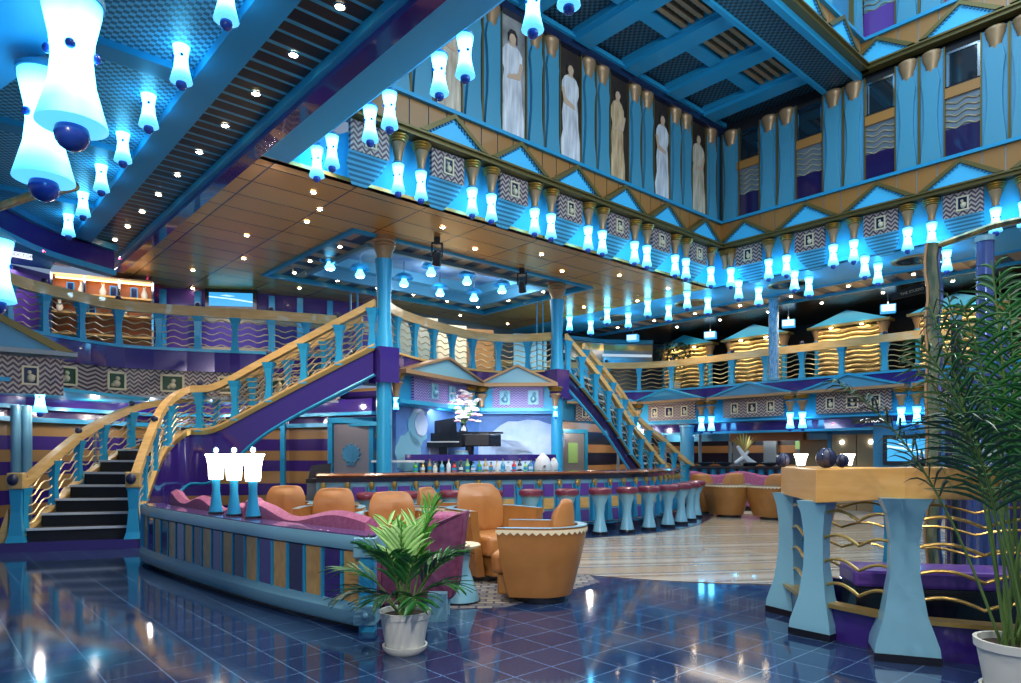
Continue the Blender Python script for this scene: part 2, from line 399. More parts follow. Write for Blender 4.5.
# ================================================================== the setting
ZC = 5.4
def slab_uv(name, u0, u1, v0, v1, z0, z1, m):
    mb = MB().box(u0, u1, v0, v1, z0, z1); return struct(name, mb, m, rz=TH)
slab_uv('floor', -9, 34, -9, 30, -.12, 0, 'granite')
mb = MB().prism_z([(10.5 + 4.75 * math.cos(2 * PI * k / 96), 7 + 4.75 * math.sin(2 * PI * k / 96)) for k in range(96)], .003, .008)
struct('floor_dance', mb, 'dance_wood', rz=TH)
mat('carpet_beige', (.36, .30, .24), .85)
mb = MB().prism_z([(11.2, 12.5), (11.2, 2.6), (13.4, 1.8), (21, 1.8), (21, 14.5), (15, 15)], .0005, .002)
struct('floor_carpet', mb, 'carpet_beige', rz=TH)
mb = MB().prism_z([tuple(at(408, 6.15)[:2]), tuple(at(470, 6.3)[:2]), tuple(at(505, 6.35)[:2]), tuple(at(600, 7.6)[:2]), tuple(at(560, 9.6)[:2]), tuple(at(300, 10)[:2]), tuple(at(190, 9.3)[:2])], .001, .004)
struct('floor_carpet', mb, 'carpet_check')

# ceilings at the first landing height
slab_uv('ceiling_left', -7, 2.3, -3, 17.5, ZC, ZC + .12, 'perforated')
slab_uv('ceiling_strip_left', 2.5, 3.24, -3, 16.6, ZC + .04, ZC + .12, 'slats_ceiling')
slab_uv('trim_beam_left', 2.22, 2.52, -3, 16.6, ZC - .10, ZC + .04, 'cyan')
slab_uv('trim_beam_left', 3.17, 3.24, -3, 16.6, ZC - .06, ZC + .04, 'cyan')
slab_uv('trim_beam_left', 3.24, 3.42, -3, 16.2, ZC - .13, ZC + .06, 'purple')
for k in range(-1, 6):
    v = -.1 + 2.52 * k + 2.5
    slab_uv('trim_crossbeam', -7, 2.34, v, v + .26, ZC - .07, ZC + .02, 'cyan')
for u in (-.9, -3.9): slab_uv('trim_crossbeam', u, u + .3, -3, 17, ZC - .08, ZC + .02, 'cyan')
# gold panelled ceiling with the square recess over the stage
RU0, RU1, RV0, RV1, RW = 5.9, 12.1, 10.85, 14.8, .72
for a in ((3.42, RU0, 8.98, 21), (RU1, 14.35, 8.98, 21), (RU0, RU1, 8.98, RV0), (RU0, RU1, RV1, 21)):
    slab_uv('ceiling_gold', *a, ZC, ZC + .1, 'gold_ceiling')
slab_uv('ceiling_ring', RU0, RU1, RV0, RV0 + RW, ZC + .05, ZC + .1, 'slats_bronze')
slab_uv('ceiling_ring', RU0, RU1, RV1 - RW, RV1, ZC + .05, ZC + .1, 'slats_bronze')
slab_uv('ceiling_ring', RU0, RU0 + RW, RV0 + RW, RV1 - RW, ZC + .05, ZC + .1, 'slats_bronze_y')
slab_uv('ceiling_ring', RU1 - RW, RU1, RV0 + RW, RV1 - RW, ZC + .05, ZC + .1, 'slats_bronze_y')
slab_uv('ceiling_recess', RU0 + RW, RU1 - RW, RV0 + RW, RV1 - RW, ZC + .42, ZC + .5, 'sky_mural')
def frame_uv(name, u0, u1, v0, v1, w, z0, z1, m):
    mb = MB(); mb.box(u0, u1, v0, v0 + w, z0, z1); mb.box(u0, u1, v1 - w, v1, z0, z1)
    mb.box(u0, u0 + w, v0 + w, v1 - w, z0, z1); mb.box(u1 - w, u1, v0 + w, v1 - w, z0, z1)
    struct(name, mb, m, rz=TH)
frame_uv('trim_recess', RU0 - .06, RU1 + .06, RV0 - .06, RV1 + .06, .1, ZC - .05, ZC + .1, 'cyan')
frame_uv('trim_recess', RU0 + RW - .08, RU1 - RW + .08, RV0 + RW - .08, RV1 - RW + .08, .1, ZC - .03, ZC + .5, 'steel_blue')
frame_uv('trim_recess', RU0 + RW, RU1 - RW, RV0 + RW, RV1 - RW, .26, ZC + .2, ZC + .5, 'powder')
# the atrium edges: flat bands and sloping soffits
slab_uv('ceiling_edge', 3.42, 3.9, -3, 8.98, ZC, ZC + .08, 'sky_blue')
slab_uv('ceiling_edge_right', 14.35, 16.15, -3, 21, ZC, ZC + .08, 'sky_blue')
slab_uv('ceiling_strip_right', 16.15, 17.2, -3, 19, ZC + .03, ZC + .1, 'slats_bronze_y')
slab_uv('trim_beam_right', 16.1, 16.2, -3, 19, ZC - .03, ZC + .04, 'cyan')
slab_uv('trim_beam_right', 17.16, 17.24, -3, 19, ZC - .04, ZC + .04, 'cyan')
slab_uv('ceiling_dark', 17.24, 27, -3, 21, ZC + .02, ZC + .1, 'dark_ceiling')
mb = MB().add([(3.9, -3, ZC), (5.1, -3, 6.6), (5.1, 9, 6.6), (3.9, 9, ZC), (3.9, -3, ZC + .1), (5.1, -3, 6.7), (5.1, 9, 6.7), (3.9, 9, ZC + .1)],
              [(0, 1, 2, 3), (4, 7, 6, 5), (0, 4, 5, 1), (2, 6, 7, 3), (1, 5, 6, 2), (0, 3, 7, 4)])
struct('ceiling_soffit_left', mb, 'sky_blue', rz=TH)
slab_uv('wall_left', 4.9, 5.1, -3, 8.6, 6.6, 6.78, 'cyan_deep')
mb = MB().add([(3.42, 9.0, ZC), (14.35, 9.0, ZC), (14.0, 8.7, 6.15), (5.0, 8.7, 6.15), (3.42, 9.1, ZC), (14.35, 9.1, ZC), (14.0, 8.8, 6.15), (5.0, 8.8, 6.15)],
              [(0, 1, 2, 3), (4, 7, 6, 5), (0, 4, 5, 1), (3, 2, 6, 7), (0, 3, 7, 4), (1, 5, 6, 2)])
struct('ceiling_soffit_back', mb, 'sky_blue', rz=TH)
mb = MB().add([(14.4, -3, ZC), (14.1, -3, 6.15), (14.1, 8.8, 6.15), (14.4, 9.0, ZC), (14.5, -3, ZC), (14.2, -3, 6.15), (14.2, 8.8, 6.15), (14.5, 9.0, ZC)],
              [(0, 3, 2, 1), (4, 5, 6, 7), (0, 1, 5, 4), (3, 7, 6, 2), (1, 2, 6, 5), (0, 4, 7, 3)])
struct('ceiling_soffit_right', mb, 'sky_blue', rz=TH)
# atrium walls over the entablature
ZB, ZM, ZL, ZT = 6.15, 6.2, 6.72, 8.92
slab_uv('wall_back', 4.6, 14.3, 8.62, 8.8, ZB, ZT, 'cyan_deep')
slab_uv('wall_right', 14.25, 14.5, -3, 8.7, ZB, 12.2, 'soft_black')
slab_uv('wall_upper', 8.0, 14.2, 5.5, 5.7, 9.5, 12.2, 'cyan_deep')
slab_uv('ceiling_top', 3.2, 14.2, 5.9, 8.7, ZT + .12, ZT + .25, 'perforated_dark')
slab_uv('trim_cornice', 4.6, 14.0, 8.44, 8.62, ZT - .16, ZT + .12, 'navy')
slab_uv('trim_cornice', 4.6, 14.0, 8.38, 8.44, ZT - .02, ZT + .06, 'cyan')
# deep ceiling beams running off the painted wall, with cross blocks and slats between
for k in range(8):
    u = 13.3 - 1.375 * k
    mb = MB().box(u - .20, u + .20, 6.1, 8.4, ZT - .06, ZT + .14).box(u - .27, u - .20, 6.1, 8.4, ZT + .02, ZT + .14).box(u + .20, u + .27, 6.1, 8.4, ZT + .02, ZT + .14)
    struct('ceiling_beam', mb, 'cyan', rz=TH)
    if k < 7:
        slab_uv('ceiling_block', u - 1.12, u - .25, 7.1, 7.35, ZT + .02, ZT + .14, 'cyan')
        mb = MB()
        for j in range(5): mb.box(u - 1.10, u - .27, 6.25 + j * .17, 6.33 + j * .17, ZT + .04, ZT + .14)
        struct('ceiling_slat', mb, 'bronze', rz=TH)
# heavy edge beam of the upper opening, perforated below
slab_uv('ceiling_edge_beam', 3.2, 14.0, 5.55, 6.15, ZT - .10, ZT + .15, 'perforated_dark')
slab_uv('trim_edge', 3.2, 14.0, 6.12, 6.2, ZT - .16, ZT + .1, 'cyan')
slab_uv('trim_edge', 3.2, 14.0, 5.44, 5.56, ZT - .16, ZT + .08, 'cyan')

# ------------------------------------------------------------------ entablature and upper-floor bays
def frame_xy(fr, x, y, z=0.0):
    u0, v0, rz = fr; p = uv(u0, v0); c, s = math.cos(rz), math.sin(rz)
    return Vector((p.x + x * c - y * s, p.y + x * s + y * c, z))
PW = (0, 8.62, TH)                         # x = u, y into the wall
RW = (14.1, 0, TH - PI / 2)                # x = -v, y into the wall
UW = (0, 5.5, TH)
def bandwall(fr, x0, x1, z0, z1, step, name):
    """row of brown squares with a dark pair behind each pediment tip, pale divider strips"""
    mb = MB(); n = int(round((x1 - x0) / (step / 4)))
    for i in range(n):
        a = x0 + i * step / 4; mb.cur = 1 if (i % 4) in (1, 2) and False else 0
        mb.box(a + .012, a + step / 4 - .012, -.05, 0, z0, z1)
    mb.cur = 1; mb.box(x0, x1, -.03, 0, z0, z1)
    mb.cur = 2; mb.box(x0, x1, -.12, .0, z1, z1 + .06)
    mb.cur = 3; mb.box(x0, x1, -.20, .0, z0 - .10, z0); mb.box(x0, x1, -.25, .0, z0 - .04, z0 - .01)
    o = frame_xy(fr, 0, 0); return struct(name, mb, ['brown_panel', 'pale_strip', 'cyan', 'olive_gold'], loc=o, rz=fr[2])
bandwall(PW, 4.2, 14.0, ZM + .02, ZL, 1.375, 'trim_band')
bandwall(RW, -8.62, 2.6, ZM + .02, ZL, 1.375, 'trim_band')
bandwall(RW, -5.5, 2.6, ZM + 2.78, ZL + 2.78, 1.375, 'trim_band')
bandwall(UW, 5.0, 14.0, ZM + 2.78, ZL + 2.78, 1.375, 'trim_band')

def make_pediment(w=1.30, h=.42):
    r = root('pediment', '', 'pediment')
    mk('tympanum', MB().prism_y([(-w / 2 + .06, 0), (w / 2 - .06, 0), (0, h - .05)], -.20, -.04), 'sky_blue', r, False)
    b = .05; m = MB()
    for sgn in (-1, 1):
        m.prism_y([(sgn * w / 2, 0), (sgn * (w / 2 - .13), 0), (0, h - .07), (0, h)], -.25, -.03)
    mk('raking_moulding', m, 'olive_gold', r, False)
    n = 9
    for sgn in (-1, 1):
        m = MB()
        for i in range(n):
            t = (i + .7) / (n + .6); x = sgn * (w / 2 - .13) * (1 - t); z = (h - .07) * t
            m.box(x - .014, x + .014, -.23, -.2, z - .035, z)
        mk('dentil_row', m, 'cyan_deep', r, False)
    return r
def make_bracket(h=.42, r0=.13):
    r = root('capital_bracket', '', 'bracket')
    mk('fluted_cup', MB().lathe([(.05, -h), (.06, -h + .03), (.055, -h + .07), (.08, -h + .2), (r0 - .02, -h + .28), (r0 - .03, -h + .30)], 12), 'bronze', r)
    m = MB()
    for i, z in enumerate((-.11, -.075, -.04)): m.lathe([(r0 - .02 + i * .012, z), (r0 + i * .014, z + .012), (r0 - .02 + i * .012, z + .03)], 14)
    mk('collar', m, 'gold', r)
    return r
def make_medallion(w=.62, h=.42, louv=True, nn=1, zz='zigzag'):
    r = root('medallion_panel', '', 'wall panel')
    mk('woven_panel', MB().box(-w / 2, w / 2, -.06, 0, -h, 0), zz, r, False)
    for k in range(nn):
        x = (k - (nn - 1) / 2) * w / nn * .9; q = .105 if nn > 1 or w > .7 else .095; qq = q * (1.35 if nn == 3 and k == 1 else 1)
        m = MB(); m.box(x - qq, x + qq, -.085, -.055, -h / 2 + q * 1.1, -h / 2 + q * 1.35); m.box(x - qq, x + qq, -.085, -.055, -h / 2 - q * 1.35, -h / 2 - q * 1.1)
        m.box(x - qq, x - qq + q * .25, -.085, -.055, -h / 2 - q * 1.1, -h / 2 + q * 1.1); m.box(x + qq - q * .25, x + qq, -.085, -.055, -h / 2 - q * 1.1, -h / 2 + q * 1.1)
        f = mk('cameo_frame', m, 'cream', r, False)
        m = MB(); m.cur = 0; m.box(x - qq + q * .2, x + qq - q * .2, -.066, -.055, -h / 2 - q * 1.1, -h / 2 + q * 1.1)
        m.cur = 1; m.ball((x - .01, -.066, -h / 2 + q * .45), q * .28, 8, 5); m.ball((x + .01, -.066, -h / 2 - q * .35), q * .5, 8, 5, 1.2); m.ball((x + q * .45, -.066, -h / 2 - q * .1), q * .2, 6, 4)
        mk('cameo_relief', m, ['navy' if zz == 'zigzag' else 'steel_blue', 'cream' if zz == 'zigzag' else 'powder'], r)
    if louv:
        mk('slatted_apron', MB().add([(-w / 2, -.03, -h), (w / 2, -.03, -h), (w / 2 - .02, .10, -h - .14), (.12, .26, -h - .36), (-.12, .26, -h - .36), (-w / 2 + .02, .10, -h - .14)], [(0, 1, 2, 3, 4, 5)]), 'louvre', r, False)
    return r
def make_pilaster(h=2.0, w=.42):
    r = root('pilaster', '', 'pilaster')
    mk('backboard', MB().box(-w / 2, w / 2, -.06, 0, 0, h), 'cyan_light', r, False)
    pr = [(.165, 0), (.155, .15), (.115, .55), (.105, .9), (.12, 1.25), (.15, 1.5), (.12, 1.66), (.10, 1.72)]
    po = [(-a, b * h / 2.06) for a, b in pr] + [(a, b * h / 2.06) for a, b in reversed(pr)]
    mk('shaft', MB().prism_y(po, -.12, -.05), 'shaft_blue', r, False)
    e = MB().box(-w / 2 - .01, -w / 2 + .012, -.09, 0, 0, h).box(w / 2 - .012, w / 2 + .01, -.09, 0, 0, h)
    mk('edge_strip', e, 'olive_gold', r, False)
    m = MB().lathe([(.07, h - .42), (.085, h - .36), (.10, h - .25), (.15, h - .12), (.15, h - .08), (.165, h - .06), (.165, h - .02), (.15, h)], 12, (0, -.06, 0), sy=.75)
    mk('capital', m, 'bronze', r)
    return r
# ---- painted panels: a plain standing robed figure each, flat on its board
def make_painting(kind, label, x):
    w, h = .62, 1.98
    r = root('painted_panel', label, 'painting', frame_xy(PW, x, 0, ZL + .07), TH, 'painted panels high on the atrium wall')
    mk('board', MB().box(-w / 2, w / 2, -.05, 0, 0, h), ['dark_paint', 'dark_paint', 'dark_paint', 'dark_paint', 'robe_grey', 'dark_paint'][kind % 6], r, False)
    robe = ['robe_paint', 'robe_white', 'robe_gold', 'robe_white', 'robe_white', 'robe_paint'][kind % 6]
    hd = h * .84; dx = [0, .05, -.03, .02, -.02, .04][kind % 6]
    sx = [1.25, 1.1, 1.0, 1.15, 1.2, 1.1][kind % 6]
    body = [(-.20, 0), (.22, 0), (.225, .3), (.18, .62), (.17, .9), (.15, 1.08), (.19, 1.22), (.185, 1.38), (.13, 1.48), (.05, 1.53), (-.05, 1.53), (-.13, 1.48), (-.19, 1.37), (-.20, 1.2), (-.15, 1.06), (-.19, .8), (-.17, .5), (-.23, .25)]
    mk('robed_figure', MB().prism_y([(max(-.29, min(.29, x * sx + dx)), z) for x, z in body], -.056, -.048), robe, r, False)
    m = MB().prism_y([(dx + .075 * math.cos(q), hd - .03 + .105 * math.sin(q)) for q in [k * PI / 9 for k in range(18)]], -.066, -.054)
    mk('face', m, 'skin_paint', r, False)
    mk('neck', MB().prism_y([(dx - .08, 1.50), (dx + .08, 1.50), (dx + .035, 1.56), (dx + .035, hd - .1), (dx - .035, hd - .1), (dx - .035, 1.56)], -.062, -.05), 'skin_paint', r, False)
    s = -1 if kind % 2 else 1
    mk('arm', MB().prism_y([(dx + s * .24, 1.25), (dx + s * .17, 1.27), (dx + s * .13, 1.08), (dx - s * .10, 1.0), (dx - s * .12, .93), (dx + s * .17, .98)], -.064, -.055), 'skin_paint', r, False)
    m = MB().prism_y([(dx - .10, hd - .12), (dx - .105, hd + .03), (dx - .05, hd + .105), (dx + .05, hd + .105), (dx + .105, hd + .03), (dx + .10, hd - .12), (dx + .07, hd - .01), (dx + .03, hd + .04), (dx - .03, hd + .04), (dx - .07, hd - .01)], -.070, -.055)
    mk('hair', m, 'hair_paint', r, False)
    return r
PN = ['in pale robes with folded arms, second from the far left', 'in a white gown beside dark trees', 'in a golden gown', 'in a white veil, closest to the corner', 'in a pale gown on a grey ground', 'in a cream robe, beside the hanging lamps at the far end']
pc = [13.14 - 1.375 * k for k in range(6)]
plabels = ['narrow painting of a robed standing figure, nearest the atrium corner', 'narrow painting of a white-robed figure, second from the atrium corner',
           'narrow painting of a gold-robed figure, third from the atrium corner', 'narrow painting of a white-robed figure, fourth from the atrium corner',
           'narrow painting on a grey ground, fifth from the atrium corner', 'narrow painting farthest from the corner, beside the blue hanging lamps']
for k, x in enumerate(pc): make_painting([0, 1, 2, 3, 4, 5][k], plabels[k], x)

lowname = {0: 'painted wall', 1: 'window wall', 2: 'upper floor of the window wall', 3: 'upper beam over the atrium'}
pil = make_pilaster(); used = {'pil': False, 'ped': False, 'br': False, 'med': False}
def place(src, key, loc, rz, label, group):
    if not used.get(key): used[key] = True; src.location = loc; src.rotation_euler = (0, 0, rz); src['label'] = label; src['group'] = group; return src
    o = dup(src, loc, rz, label); o['group'] = group; return o
ped = make_pediment(); brk = make_bracket(); med = make_medallion()
mids = [13.83 - 1.375 * k for k in range(7)]
n = 0
for k, mx in enumerate(mids):
    for s in (1, -1):
        x = mx + s * .20
        if x > 13.9 or x < 4.95: continue
        place(pil, 'pil', frame_xy(PW, x, 0, ZL + .06), TH, 'tall blue hourglass pilaster on the painted wall, %s from the atrium corner' % ORD[n], 'pilasters between the painted panels'); n += 1
for k, x in enumerate(pc + [4.9]):
    if x > 5.2: place(ped, 'ped', frame_xy(PW, x + .02, 0, ZM + .02), TH, 'blue triangular pediment below the paintings, %s from the atrium corner' % ORD[k], 'pediments under the painted wall')
    if x > 4.5: place(med, 'med', frame_xy(PW, x + .02, 0, ZM - .10), TH, 'zigzag cameo panel below the painted wall, %s from the atrium corner' % ORD[k], 'cameo panels under the painted wall')
lampspots = []
n = 0
for k, mx in enumerate(mids):
    for s in (1, -1):
        x = mx + s * .20
        if x > 14 or x < 4.4: continue
        place(brk, 'br', frame_xy(PW, x, -.06, ZM - .10), TH, 'bronze capital bracket below the painted wall, %s from the atrium corner' % ORD[n], 'brackets under the painted wall'); n += 1
        lampspots.append((frame_xy(PW, x, -.06, ZM - .53), 'under the painted wall, %s from the atrium corner' % ORD[n - 1], 'lamps under the painted wall'))
# window wall: v centres of openings and of pilaster pairs
oc = [7.88, 6.5, 5.12, 3.75, 2.37]; pm = [8.5, 7.19, 5.81, 4.44, 3.06, 1.7]
def make_window(lab, v, z, kind):
    r = root('balcony_window', lab, 'window', frame_xy(RW, -v, 0, z), RW[2], 'windows between the pilasters')
    mk('recess', MB().box(-.31, .31, -.02, .10, 0, 2.0), 'soft_black' if kind == 0 else 'violet', r, False)
    m = MB().box(-.26, -.22, -.05, 0, 1.28, 1.9).box(.22, .26, -.05, 0, 1.28, 1.9).box(-.26, .26, -.05, 0, 1.86, 1.9)
    mk('window_frame', m, 'chrome', r, False)
    mk('window_glass', MB().box(-.22, .22, -.03, -.02, 1.3, 1.86), 'glass_dark', r, False)
    mk('handrail', MB().box(-.27, .27, -.08, .02, 1.06, 1.24), 'brown_panel', r, False)
    for i in range(5):
        z0 = .52 + i * .11
        mk('wavy_rod', MB().tube([(-.31 + .62 * t / 12, -.05, z0 + .03 * math.sin(t / 12 * PI * 4 + .5)) for t in range(13)], .011, 5), 'rod', r)
    mk('mesh_screen', MB().box(-.31, .31, -.035, -.025, .5, 1.06), 'grey_panel' if kind == 0 else 'steel_blue', r, False)
    mk('kick_board', MB().box(-.31, .31, -.05, 0, 0, .5), 'purple_dark' if kind == 0 else 'violet', r, False)
    return r
for k, v in enumerate(oc):
    make_window('dark window with a gold handrail on the lower window wall, %s from the atrium corner' % ORD[k], v, ZL + .06, 0)
    place(ped, 'ped', frame_xy(RW, -v, 0, ZM + .02), RW[2], 'blue triangular pediment under the window wall, %s from the atrium corner' % ORD[k], 'pediments under the window wall')
    place(med, 'med', frame_xy(RW, -v, 0, ZM - .10), RW[2], 'zigzag cameo panel under the window wall, %s from the atrium corner' % ORD[k], 'cameo panels under the window wall')
    if v < 5.3:
        make_window('purple window on the top floor of the window wall, %s from the dark edge beam' % ORD[k - 2], v, ZL + 2.84, 1)
        place(ped, 'ped', frame_xy(RW, -v, 0, ZM + 2.80), RW[2], 'blue triangular pediment above the window wall, %s from the dark edge beam' % ORD[k - 2], 'pediments above the window wall')
n = 0; n2 = 0
for k, v in enumerate(pm):
    for s in (1, -1):
        vv = v + s * .20
        if vv < 8.45:
            place(pil, 'pil', frame_xy(RW, -vv, 0, ZL + .06), RW[2], 'tall blue hourglass pilaster on the window wall, %s from the atrium corner' % ORD[n], 'pilasters on the window wall'); n += 1
        place(brk, 'br', frame_xy(RW, -min(vv, 8.45), -.06, ZM - .10), RW[2], 'bronze capital bracket under the window wall, %s from the atrium corner' % ORD[2 * k + (s < 0)], 'brackets under the window wall')
        lampspots.append((frame_xy(RW, -min(vv, 8.3), -.06, ZM - .53), 'under the window wall, %s from the atrium corner' % ORD[2 * k + (s < 0)], 'lamps under the window wall'))
        if v < 5.2:
            place(pil, 'pil', frame_xy(RW, -vv, 0, ZL + 2.84), RW[2], 'blue pilaster on the top floor of the window wall, %s from the edge beam' % ORD[n2], 'pilasters on the top floor'); n2 += 1
for k in range(6):
    place(ped, 'ped', frame_xy(UW, 12.75 - 1.375 * k, 0, ZM + 2.80), TH, 'blue pediment over the dark edge beam, %s from the window wall' % ORD[k], 'pediments over the edge beam')
    place(pil, 'pil', frame_xy(UW, 13.75 - 1.375 * k, 0, ZL + 2.84), TH, 'blue pilaster over the dark edge beam, %s from the window wall' % ORD[k], 'pilasters over the edge beam')

# ------------------------------------------------------------------ hourglass lamps
def make_lamp(big=False):
    r = root('hourglass_lamp', '', 'hanging lamp'); sg = 28 if big else 14
    H = .40
    pr = [(.088, 0), (.085, -.03), (.066, -.12), (.060, -.19), (.068, -.27), (.092, -.36), (.102, -.395)]
    mk('glass_shade', MB().lathe(pr, sg, caps=False), 'lamp_core', r)
    mk('lower_lip', MB().lathe([(.102, -.395), (.104, -.405), (.085, -.412), (.045, -.412)], sg, caps=True), 'lamp_glass', r)
    mk('top_cap', MB().lathe([(.02, .05), (.05, .045), (.094, .012), (.094, -.006), (.06, -.01)], sg), 'cyan_light', r)
    mk('ball_finial', MB().ball((0, 0, -.435), .052, sg, 8), 'ball_blue', r)
    for k in range(4):
        a = k * PI / 2 + .5
        mk('stud', MB().ball((.066 * math.cos(a), .066 * math.sin(a), -.17), .0165, 10, 6), 'ball_blue', r)
    return r
lamp = make_lamp(); used['lamp'] = False
for p, l, g in lampspots: place(lamp, 'lamp', p, 0, 'glowing hourglass lamp on a bracket ' + l, g)
# the row along the left edge of the well
n = 0
for v in (4.05, 4.5, 5.5, 5.95, 6.95, 7.4, 8.4, 8.85):
    place(lamp, 'lamp', uv(4.25, v, 5.68), 0, 'glowing hourglass lamp on the left edge of the well, %s from the painted wall' % ORD[7 - n], 'lamps on the left edge of the well'); n += 1
mb_ = None
for k, v in enumerate((5.85, 7.1, 8.3, 9.5, 10.75, 12.05, 13.3)):
    place(lamp, 'lamp', uv(2.0, v, 5.46), 0, 'glowing hourglass lamp on the perforated left ceiling, %s from the far end' % ORD[6 - k], 'lamps on the left ceiling')
for k, v in enumerate((4.3, 5.55, 7.0, 8.2, 9.57, 10.75, 12.1, 13.5)):
    for j, u in enumerate((14.2, 15.1)):
        if u < 14.5 and v < 8: zz = 5.42; uu = 14.42
        else: zz = 5.40; uu = u
        place(lamp, 'lamp', uv(uu, v, zz), 0, 'glowing hourglass lamp on the blue ceiling band, %s row, %s side' % (ORD[k], ('inner', 'outer')[j]), 'lamps on the blue ceiling band')
# oval grilles between them
for k, v in enumerate((4.9, 7.6, 10.2, 12.8)):
    r = root('ceiling_grille', 'dark oval grille in the blue ceiling band, %s from the open well' % ORD[k], 'grille', uv(15.35, v, ZC), TH, 'oval grilles in the blue ceiling band')
    mk('rim', MB().lathe([(.30, -.03), (.36, -.03), (.38, 0), (.30, 0)], 20, caps=False, sy=1.3), 'bronze', r)
    m = MB().lathe([(.001, -.01), (.31, -.01), (.31, 0)], 20, caps=False, sy=1.3)
    mk('grid', m, 'soft_black', r)
    m = MB()
    for i in range(5): m.box(-.25 + i * .11, -.21 + i * .11, -.3, .3, -.025, -.01)
    mk('slat', m, 'chrome', r, False)

r = root('ceiling_vent', 'dark square vent in the perforated left ceiling, above the far left lamps', 'vent', uv(.4, 12.6, ZC), TH)
mk('vent_frame', MB().box(-.45, .45, -.45, -.38, -.05, 0).box(-.45, .45, .38, .45, -.05, 0).box(-.45, -.38, -.38, .38, -.05, 0).box(.38, .45, -.38, .38, -.05, 0), 'olive_gold', r, False)
mk('vent_grid', MB().box(-.38, .38, -.38, .38, -.02, 0), 'soft_black', r, False)
# small ceiling spots
sp = root('ceiling_spot', '', 'downlight')
mk('trim_ring', MB().lathe([(.045, -.012), (.06, -.012), (.065, 0), (.045, 0)], 10, caps=False), 'chrome', sp)
mk('bulb', MB().lathe([(.001, -.018), (.030, -.016), (.045, 0)], 8, caps=False), 'spot_glow', sp)
def put_spot(u, v, z, lab, g): place(sp, 'spot', uv(u, v, z), 0, lab, g)
for k in range(12): put_spot(2.90, 4.6 + k * .98, ZC + .035, 'small bright spot in the slatted strip beside the left ceiling, %s from the near end' % ORD[k], 'spots in the left slatted strip')
n = 0
for i, u in enumerate((4.6, 7.0, 9.4, 11.8, 13.6)):
    for j, v in enumerate((9.7, 11.0, 12.4, 13.9, 15.5, 17.2, 18.6)):
        if RU0 - .2 < u < RU1 + .2 and RV0 - .1 < v < RV1 + .1: continue
        put_spot(u + (.5 if j % 2 else 0), v, ZC - .005, 'small bright spot in the gold ceiling, %s row from the left, %s from the well' % (ORD[i], ORD[j]), 'spots in the gold ceiling'); n += 1
for i, u in enumerate((5.0, 8.2, 10.6)):
    put_spot(u, 10.3, ZC - .005, 'small bright spot in the gold ceiling beside the recess, %s along its near edge' % ORD[i], 'spots in the gold ceiling')
for k in range(9): put_spot(16.7, 2.6 + k * 1.4, ZC + .025, 'small bright spot in the slatted strip beyond the blue band, %s from the near end' % ORD[k], 'spots in the right slatted strip')
for k in range(6):
    put_spot(RU0 + .5 + k * 1.04, RV1 - .36, ZC + .045, 'small bright spot in the far side of the recess ring, %s from the left' % ORD[k], 'spots in the recess ring')
for k in range(4):
    put_spot(RU0 + .36 if k < 2 else RU1 - .36, RV0 + 1.2 + (k % 2) * 1.3, ZC + .045, 'small bright spot in the %s side of the recess ring, %s from the near edge' % (('left', 'right')[k // 2], ORD[k % 2]), 'spots in the recess ring')
for k in range(7): put_spot(18.0, 3.5 + k * 1.5, ZC + .015, 'small bright spot in the dark ceiling before the gold kiosks, %s from the near end' % ORD[k], 'spots in the dark ceiling')
# warm light of those spots
for (u, v, z, e) in [(3.03, 5.5, 5.3, 60), (3.03, 8.5, 5.3, 60), (3.6, 11.6, 5.2, 190), (5.2, 12.4, 5.2, 90), (5.1, 10.0, 5.3, 60), (8.4, 10.2, 5.3, 80), (12.9, 9.9, 5.3, 80), (5.5, 16.2, 5.3, 70), (9.5, 16.2, 5.3, 70), (13.2, 13, 5.3, 90), (13, 17, 5.3, 70),
                     (16.7, 5, 5.3, 70), (16.7, 8, 5.3, 70), (16.7, 11, 5.3, 70)]:
    spot('spot_light', uv(u, v, z), e * 1.6, WARM, 125)

# ================================================================== lower structure
# ---- columns carrying the gold ceiling at the stage corners
def column(label, p, z1, zf):
    r = root('column', label, 'column', p, TH, 'tall blue columns at the stage'); r['kind'] = 'thing'
    mk('shaft', MB().lathe([(.135, 0), (.135, zf - .6)], 24), 'cyan', r)
    mk('collar_box', MB().box(-.20, .20, -.20, .20, zf - .62, zf + .02), 'purple', r, False)
    mk('upper_shaft', MB().lathe([(.17, zf + .02), (.14, zf + .3), (.125, zf + .8), (.135, zf + 1.2), (.165, z1 - .42)], 24), 'cyan', r)
    m = MB().lathe([(.12, z1 - .45), (.14, z1 - .42), (.13, z1 - .36), (.17, z1 - .25), (.20, z1 - .2), (.18, z1 - .18), (.21, z1 - .15), (.19, z1 - .12), (.22, z1 - .09), (.20, z1 - .06), (.2, z1 + .0)], 24)
    mk('capital', m, 'bronze', r)
    return r
C1 = at(384, 12.45); C2 = at(557, 15.7)
column('tall blue column with a bronze capital at the top of the near staircase', C1, ZC, 3.35)
column('tall blue column with a bronze capital at the far staircase, right of the piano', C2, ZC, 3.35)

